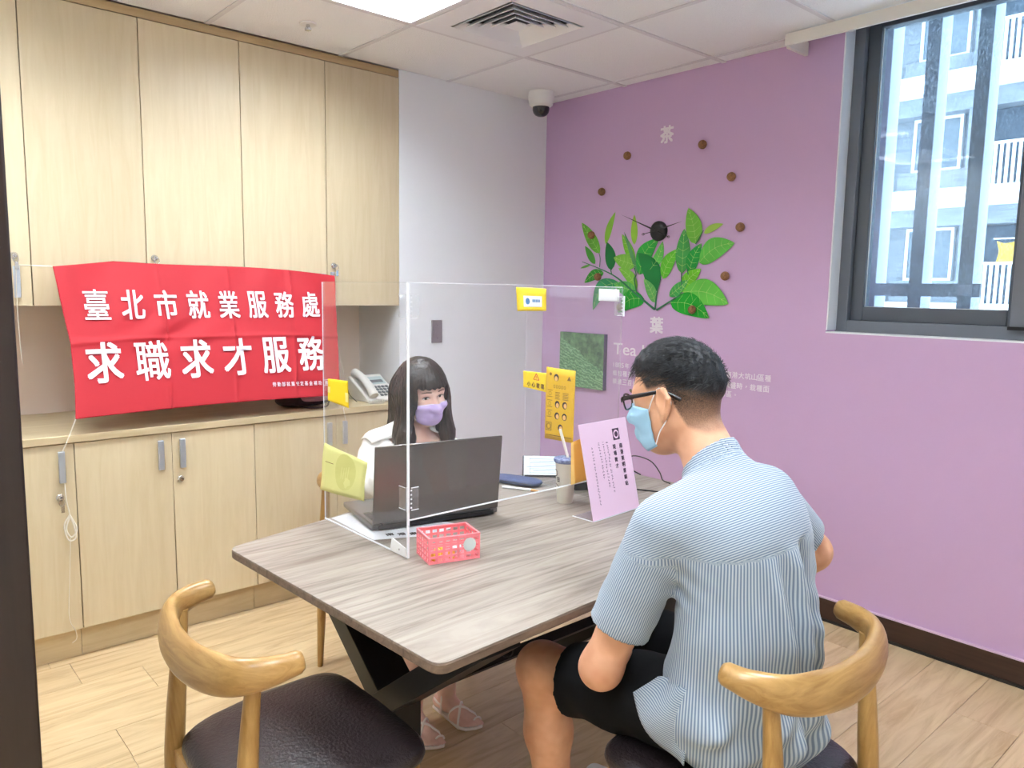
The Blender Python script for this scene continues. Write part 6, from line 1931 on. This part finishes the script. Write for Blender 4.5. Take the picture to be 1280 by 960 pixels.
# ================================================================== seated woman
wom = thing('person', 'seated woman with long dark hair, lilac face mask and white blouse', 'person', (1.05, -1.75, 0))
WC = np.array([1.115, -1.690, 1.098]); WRt = frame(math.radians(-4), math.radians(-9), math.radians(6)); WS = 0.97
whead, WX = head_sdf(WC, WRt, WS, False)
wN0, wN1 = V3(1.055, -1.70, 0.935), WC + WRt @ np.array([-0.03, 0, -0.06])
wSL, wSR = V3(1.045, -1.555, 0.875), V3(1.045, -1.855, 0.875)
wEL, wWL = V3(1.16, -1.47, 0.80), V3(1.375, -1.665, 0.815)
wER, wWR = V3(1.15, -1.955, 0.80), V3(1.345, -1.925, 0.815)
wHL, wHR = V3(1.03, -1.675, 0.565), V3(1.03, -1.845, 0.565)
wKL, wKR = V3(1.43, -1.735, 0.545), V3(1.43, -1.90, 0.545)
wAL, wAR = V3(1.425, -1.800, 0.085), V3(1.43, -1.945, 0.085)
wtor = [ell((1.01, -1.76, 0.59), (0.125, 0.165, 0.105)), ell((1.02, -1.745, 0.72), (0.092, 0.122, 0.13)), ell((1.045, -1.715, 0.83), (0.095, 0.135, 0.12)),
        cap(wSL + V3(0.0, -0.03, 0.0), wSR + V3(0.0, 0.03, 0.0), 0.052, 0.052), ell((1.105, -1.665, 0.80), (0.055, 0.055, 0.055)), ell((1.105, -1.765, 0.80), (0.055, 0.055, 0.055)),
        cap(wSL + V3(0, -0.02, 0.01), wN0, 0.036, 0.045), cap(wSR + V3(0, 0.02, 0.01), wN0, 0.036, 0.045)]
warm = [cap(wSL, wEL, 0.043, 0.034), cap(wSR, wER, 0.043, 0.034), cap(wEL, wWL, 0.035, 0.022), cap(wER, wWR, 0.035, 0.022)]
wleg = [cap(wHL, wKL, 0.080, 0.054), cap(wHR, wKR, 0.080, 0.054), cap(wKL, wKL + (wAL - wKL) * 0.3, 0.052, 0.050), cap(wKL + (wAL - wKL) * 0.3, wAL, 0.050, 0.030),
        cap(wKR, wKR + (wAR - wKR) * 0.3, 0.052, 0.050), cap(wKR + (wAR - wKR) * 0.3, wAR, 0.050, 0.030)]
wtr = union(wtor, 0.05); wlm = union(warm + wleg, 0.025)
wneck = cap(wN0, wN1, 0.047, 0.044)
fdL, fdR = (1, 0.02, 0), (1, -0.12, 0)
wfL, PfL = foot_prims(wAL, fdL, 0.92)
wfR, PfR = foot_prims(wAR, fdR, 0.92)
whL = hand_prims(wWL, (0.85, -0.45, -0.1), (0, 0, -1), -1, 0.5, 0.88)
whR = hand_prims(wWR, (0.95, 0.25, -0.1), (0, 0, -1), 1, 0.5, 0.88)
def wom_body(P):
    d = smin(wtr(P), wneck(P), 0.04)
    d = smin(d, whead(P), 0.02)
    d = smin(d, wlm(P), 0.025)
    d = smin(d, wfL(P), 0.015); d = smin(d, wfR(P), 0.015)
    d = smin(d, whL(P), 0.01); d = smin(d, whR(P), 0.01)
    return d
sdf_obj('body', wom_body, (0.84, -2.05, 0.012), (1.66, -1.38, 1.24), 0.005, 'skin_woman', wom)

# ---- blouse with wide collar and long sleeves
wdL = (wWL - wEL) / np.linalg.norm(wWL - wEL); wdR = (wWR - wER) / np.linalg.norm(wWR - wER)
slv = union([cap(wSL + V3(0, -0.01, 0), wEL, 0.060, 0.054), cap(wEL, wWL, 0.054, 0.040), cap(wSR + V3(0, 0.01, 0), wER, 0.060, 0.054), cap(wER, wWR, 0.054, 0.040)], 0.03)
def blouse(P):
    d = smin(wtr(P) - 0.010, slv(P), 0.03)
    d = d - 0.003 * np.sin(P[:, 2] * 90 + P[:, 1] * 40 + P[:, 0] * 55)
    d = np.maximum(d, np.where(P[:, 1] > -1.71, (P - wWL) @ wdL + 0.015, (P - wWR) @ wdR + 0.015) * (P[:, 0] > 1.2) - 0.2 * (P[:, 0] <= 1.2))
    vneck = np.maximum(np.abs(P[:, 1] + 1.70) - 0.9 * np.clip(P[:, 2] - 0.80, 0, 1) - 0.008, 1.04 - P[:, 0])
    d = np.maximum(d, -np.maximum(vneck, 0.80 - P[:, 2]))
    d = np.maximum(d, -(wneck(P) - 0.012))
    return np.maximum(d, 0.60 - P[:, 2])
bo = sdf_obj('blouse', blouse, (0.85, -2.06, 0.56), (1.45, -1.36, 1.02), 0.0055, 'blouse', wom)
for sd in (1, -1):           # wide flat collar wings
    def cw(a, b, sd=sd):
        q = np.array([1.02 + 0.075 * b, -1.705 + sd * (0.055 + 0.135 * a), 0.965 - 0.055 * a - 0.05 * b - 0.012 * math.sin(a * 3.1)])
        q += np.array([0.02, 0, 0.012]) * (1 - a)
        o = np.array([[q[0], q[1], q[2] - 0.06]], np.float32)
        t = march(wom_cloth, o[0], (0, 0, 1), 0.16)
        z = max(q[2] - 0.03, o[0][2] + t + 0.005)
        return (q[0], q[1], z + 0.012 * a)
    wom_cloth = lambda P: smin(wtr(P) - 0.010, slv(P), 0.03)
    MB().grid(cw, 10, 8).build('collar', 'blouse', bo, smooth=70, solid=0.003)
# skirt
def skirt(P):
    d = union([cap(wHL + V3(-0.01, 0, 0), wKL, 0.092, 0.070), cap(wHR + V3(-0.01, 0, 0), wKR, 0.092, 0.070), ell((1.01, -1.76, 0.60), (0.135, 0.175, 0.11)), cap((1.05, -1.76, 0.57), (1.42, -1.815, 0.555), 0.08, 0.055)], 0.05)(P)
    return np.maximum(np.maximum(d, P[:, 0] - 1.40), P[:, 2] - 0.66)
sdf_obj('skirt', skirt, (0.84, -2.02, 0.44), (1.50, -1.55, 0.70), 0.007, 'cloth_black', wom)
# ---- strappy sandals
for Pf, sdn in ((PfL, 1), (PfR, -1)):
    sole = [(-0.068, 0.0), (-0.062, 0.024), (-0.02, 0.03), (0.05, 0.034), (0.11, 0.046), (0.155, 0.05), (0.178, 0.034), (0.172, 0.005), (0.155, -0.03), (0.125, -0.044), (0.06, -0.036), (0, -0.03), (-0.055, -0.025)]
    vs = []; n = len(sole)
    for hh in (0.001, 0.011):
        vs += [tuple(Pf(x, y, 0) + np.array([0, 0, hh])) for x, y in sole]
    fs = [tuple(range(n - 1, -1, -1)), tuple(range(n, 2 * n))] + [(i, (i + 1) % n, (i + 1) % n + n, i + n) for i in range(n)]
    so_ = MB().add(vs, fs).build('sandal', 'sandal', wom, bevel=0.003)
    fg = wfL if sdn == 1 else wfR
    def over(x0, y0, x1, y1, k=12):
        pts = []
        for i in range(k + 1):
            t = i / k
            q = Pf(x0 + (x1 - x0) * t, y0 + (y1 - y0) * t, 0); q[2] = 0.008
            hgt = march(fg, q, (0, 0, 1), 0.14)
            pts.append((q[0], q[1], max(0.012, 0.008 + hgt + 0.0015)))
        return pts
    for a in ((0.055, 0.036, 0.125, -0.042), (0.06, -0.036, 0.13, 0.046), (0.012, 0.034, 0.012, -0.034)):
        MB().tube(over(*a), 0.0042, 8).build('strap', 'sandal', so_, smooth=60)
    q = [Pf(0.145 + 0.0 * t, 0.033 + 0.018 * math.cos(t), 0.014 + 0.016 * math.sin(t)) for t in np.linspace(-0.1, math.pi + 0.1, 9)]
    MB().tube([tuple(w) for w in q], 0.0034, 6).build('toe_loop', 'sandal', so_, smooth=60)
    q = [Pf(0.012 - 0.072 * math.sin(t), 0.034 * math.cos(t), 0.045) for t in np.linspace(0, math.pi, 9)]
    MB().tube([tuple(w) for w in q], 0.004, 6).build('heel_strap', 'sandal', so_, smooth=60)
# ---- long hair with blunt fringe
def w_inv(P):
    return (P - WC) @ WRt
skullw = union([ell(WX(-0.008, 0, 0.022), np.array([0.100, 0.077, 0.098]) * WS, WRt), ell(WX(0.01, 0, -0.02), np.array([0.08, 0.066, 0.09]) * WS, WRt)], 0.03)
lock = union([cap(WX(0.005, 0.080, 0.0), V3(1.140, -1.600, 0.94), 0.032, 0.032), cap(V3(1.140, -1.600, 0.94), V3(1.185, -1.605, 0.72), 0.032, 0.026),
              cap(WX(0.005, -0.082, 0.0), V3(1.132, -1.780, 0.94), 0.034, 0.036), cap(V3(1.132, -1.780, 0.94), V3(1.185, -1.782, 0.72), 0.036, 0.030),
              cap(WX(-0.06, 0.045, 0.0), V3(0.985, -1.655, 0.92), 0.055, 0.045), cap(WX(-0.06, -0.045, 0.0), V3(0.995, -1.715, 0.92), 0.055, 0.042),
              cap(V3(0.985, -1.655, 0.92), V3(0.955, -1.665, 0.75), 0.045, 0.022), cap(V3(0.995, -1.715, 0.92), V3(0.955, -1.725, 0.75), 0.042, 0.022)], 0.035)
def wom_hair(P):
    q = w_inv(P); f_, l_, u_ = q[:, 0], q[:, 1], q[:, 2]
    cap_ = skullw(P) - 0.019
    d = smin(cap_, lock(P), 0.03)
    d = d - 0.0016 * np.sin(np.arctan2(l_, f_ + 0.0) * 46 + 6 * np.sin(u_ * 20)) 
    # opening for the face: below the fringe, between the side locks
    face = np.maximum(np.maximum(np.abs(l_) - 0.062 - 0.02 * np.clip(-0.02 - u_, 0, 0.05) * 4, -f_ + 0.012), u_ - 0.040 - 0.003 * np.sin(l_ * 300))
    d = smax(d, -face, 0.006)
    # clear the neck and throat
    d = np.maximum(d, -(np.maximum(wneck(P) - 0.004, -f_ - 0.01)))
    return d
ho = sdf_obj('hair', wom_hair, (0.90, -1.86, 0.70), (1.26, -1.52, 1.26), 0.0045, 'hair_woman', wom)
def fringe_root(r_):
    a = r_.uniform(-0.075, 0.075)
    o = WC + WRt @ np.array([0.0, a * 0.8, 0.085]); dl = WRt @ np.array([0.62, a * 3.5, 0.62]); dl = dl / np.linalg.norm(dl)
    t = march(skullw, o, dl, 0.16)
    p = o + dl * (t + 0.0175)
    return p, WRt @ np.array([0.45, a * 3.0 + r_.uniform(-.15, .15), -0.75]), dl, r_.uniform(0.03, 0.06), r_.uniform(0.0005, 0.0010)
fo = strands(260, fringe_root, 9).build('fringe_strands', 'hair_woman', ho, smooth=60)
# long strands over the hair, from the parting down
mat('hair_sheen', rgb(84, 62, 54), 0.4)  # lighter brown on every third strand paints a sheen into the hair
r_ = random.Random(12); sb = [MB(), MB()]
for k in range(230):
    ph = r_.uniform(-math.pi, math.pi)
    z0, z1 = r_.uniform(1.13, 1.20), r_.uniform(0.76, 0.95)
    pts = []
    for i in range(8):
        z = z0 + (z1 - z0) * i / 7
        ax = np.array([1.075 + 0.04 * (1.1 - z), -1.692, z]); a_ = ph + 0.05 * math.sin(i * 0.8 + k)
        loc = w_inv(ax[None] + np.array([[math.cos(a_), math.sin(a_), 0]]) * 0.09)[0]
        if loc[0] > 0.03 and abs(loc[1]) < 0.066 and loc[2] < 0.045:
            break
        t = march(wom_hair, ax, (math.cos(a_), math.sin(a_), 0), 0.2)
        if t < 0.03:
            break
        pts.append(tuple(ax + np.array([math.cos(a_), math.sin(a_), 0]) * (t + 0.0006)))
    if len(pts) > 2 and max(math.dist(p_, q_) for p_, q_ in zip(pts[:-1], pts[1:])) < 0.09:
        sb[k % 3 == 0].tube(crom(pts, 3), r_.uniform(0.0008, 0.0016), 4)
sb[0].build('hair_strands', 'hair_woman', ho, smooth=60); sb[1].build('hair_strands', 'hair_sheen', ho, smooth=60)
# ---- face: eyes, lids, brows
for sd in (1, -1):
    def fp(l_, u_, off):
        o = WC + WRt @ np.array([0.0, l_, u_]) * WS
        t = march(whead, o, WRt[:, 0], 0.16)
        return o + WRt[:, 0] * (t + off)
    cy, cu = sd * 0.031, 0.004
    n = 16
    rim = [(cy + 0.0145 * math.cos(a), cu + (0.0052 if math.sin(a) > 0 else 0.0048) * math.sin(a)) for a in np.linspace(0, 2 * math.pi, n + 1)[:-1]]
    vs = [tuple(fp(cy, cu, 0.0012))] + [tuple(fp(a, b, 0.0006)) for a, b in rim]
    MB().add(vs, [(0, 1 + q, 1 + (q + 1) % n) for q in range(n)]).build('eye', 'eye_white', wom, smooth=60)
    vs = [tuple(fp(cy - 0.001, cu - 0.0008, 0.0019))] + [tuple(fp(cy - 0.001 + 0.0056 * math.cos(a), cu - 0.0008 + 0.0046 * math.sin(a), 0.0016)) for a in np.linspace(0, 2 * math.pi, n + 1)[:-1]]
    MB().add(vs, [(0, 1 + q, 1 + (q + 1) % n) for q in range(n)]).build('iris', 'iris', wom)
    MB().tube([tuple(fp(cy + x, cu + 0.0052 - 30 * x * x * 0.75, 0.0022)) for x in np.linspace(-0.016, 0.016, 9)], [0.0006, 0.0012, 0.0015, 0.0016, 0.0016, 0.0016, 0.0015, 0.0013, 0.0006], 6).build('lash_line', 'lash', wom, smooth=60)
    MB().tube([tuple(fp(cy + x, cu + 0.0095 - 22 * x * x * 0.7, 0.0004)) for x in np.linspace(-0.015, 0.015, 7)], 0.0008, 5).build('eyelid_crease', 'lid_shade', wom, smooth=60)
    MB().tube([tuple(fp(sd * x, 0.0262 + 0.0028 * math.sin((x - 0.012) * 80) + (0.03 - x) * 0.07, 0.0006)) for x in np.linspace(0.014, 0.050, 8)], [0.0016, 0.0024, 0.0024, 0.0023, 0.002, 0.0018, 0.0014, 0.0008], 6).build('eyebrow', 'brow', wom, smooth=60)
fnm, mo = mask_patch(whead, WC, WRt, 'face_mask', 'mask_lilac', wom, -0.012, -0.108, math.radians(51), 0.005, 3, s=WS)
mbnd = MB().tube([fnm(a, 0.02) for a in np.linspace(0.03, 0.97, 20)], 0.0012, 5).build('mask_edge', 'mask_white', mo, smooth=60)
for sd in (1, -1):
    tp_ = np.array(fnm(1.0 if sd > 0 else 0.0, 0.06)); bt_ = np.array(fnm(1.0 if sd > 0 else 0.0, 0.94))
    e1 = WX(-0.004, sd * 0.081, 0.02); e3 = WX(-0.012, sd * 0.081, -0.034)
    MB().tube(crom([tp_, e1, WX(-0.03, sd * 0.084, 0.0), e3, bt_], 5), 0.0014, 6).build('ear_loop', 'mask_white', mo, smooth=60)
# necklace
def nk(t):
    a = (t * 2 - 1)
    q = np.array([1.10, -1.70 + 0.05 * a, 0.885 - 0.028 * (1 - a * a)])
    tt = march(lambda P: np.minimum(wtr(P), wneck(P)), (1.02, q[1], q[2]), (1, 0, 0), 0.2)
    return (1.02 + tt + 0.002, q[1], q[2])
ne = MB().tube([nk(t) for t in np.linspace(0, 1, 15)], 0.0009, 5).build('necklace', 'gold', wom, smooth=60)
pq = nk(0.5)
MB().lathe([(0.0, -0.003), (0.003, 0), (0.0, 0.003)], (pq[0] + 0.002, pq[1], pq[2] - 0.004), 8).build('pendant', 'gold', ne)
# bracelet on the right wrist
q = wWR - wdR * 0.006; e1 = np.cross(wdR, [0, 0, 1.0]); e1 /= np.linalg.norm(e1); e2 = np.cross(wdR, e1)
MB().tube([tuple(q + 0.027 * (e1 * math.cos(a) + e2 * math.sin(a))) for a in np.linspace(0, 2 * math.pi, 19)], 0.002, 6).build('bracelet', 'black_plastic', wom, smooth=60)
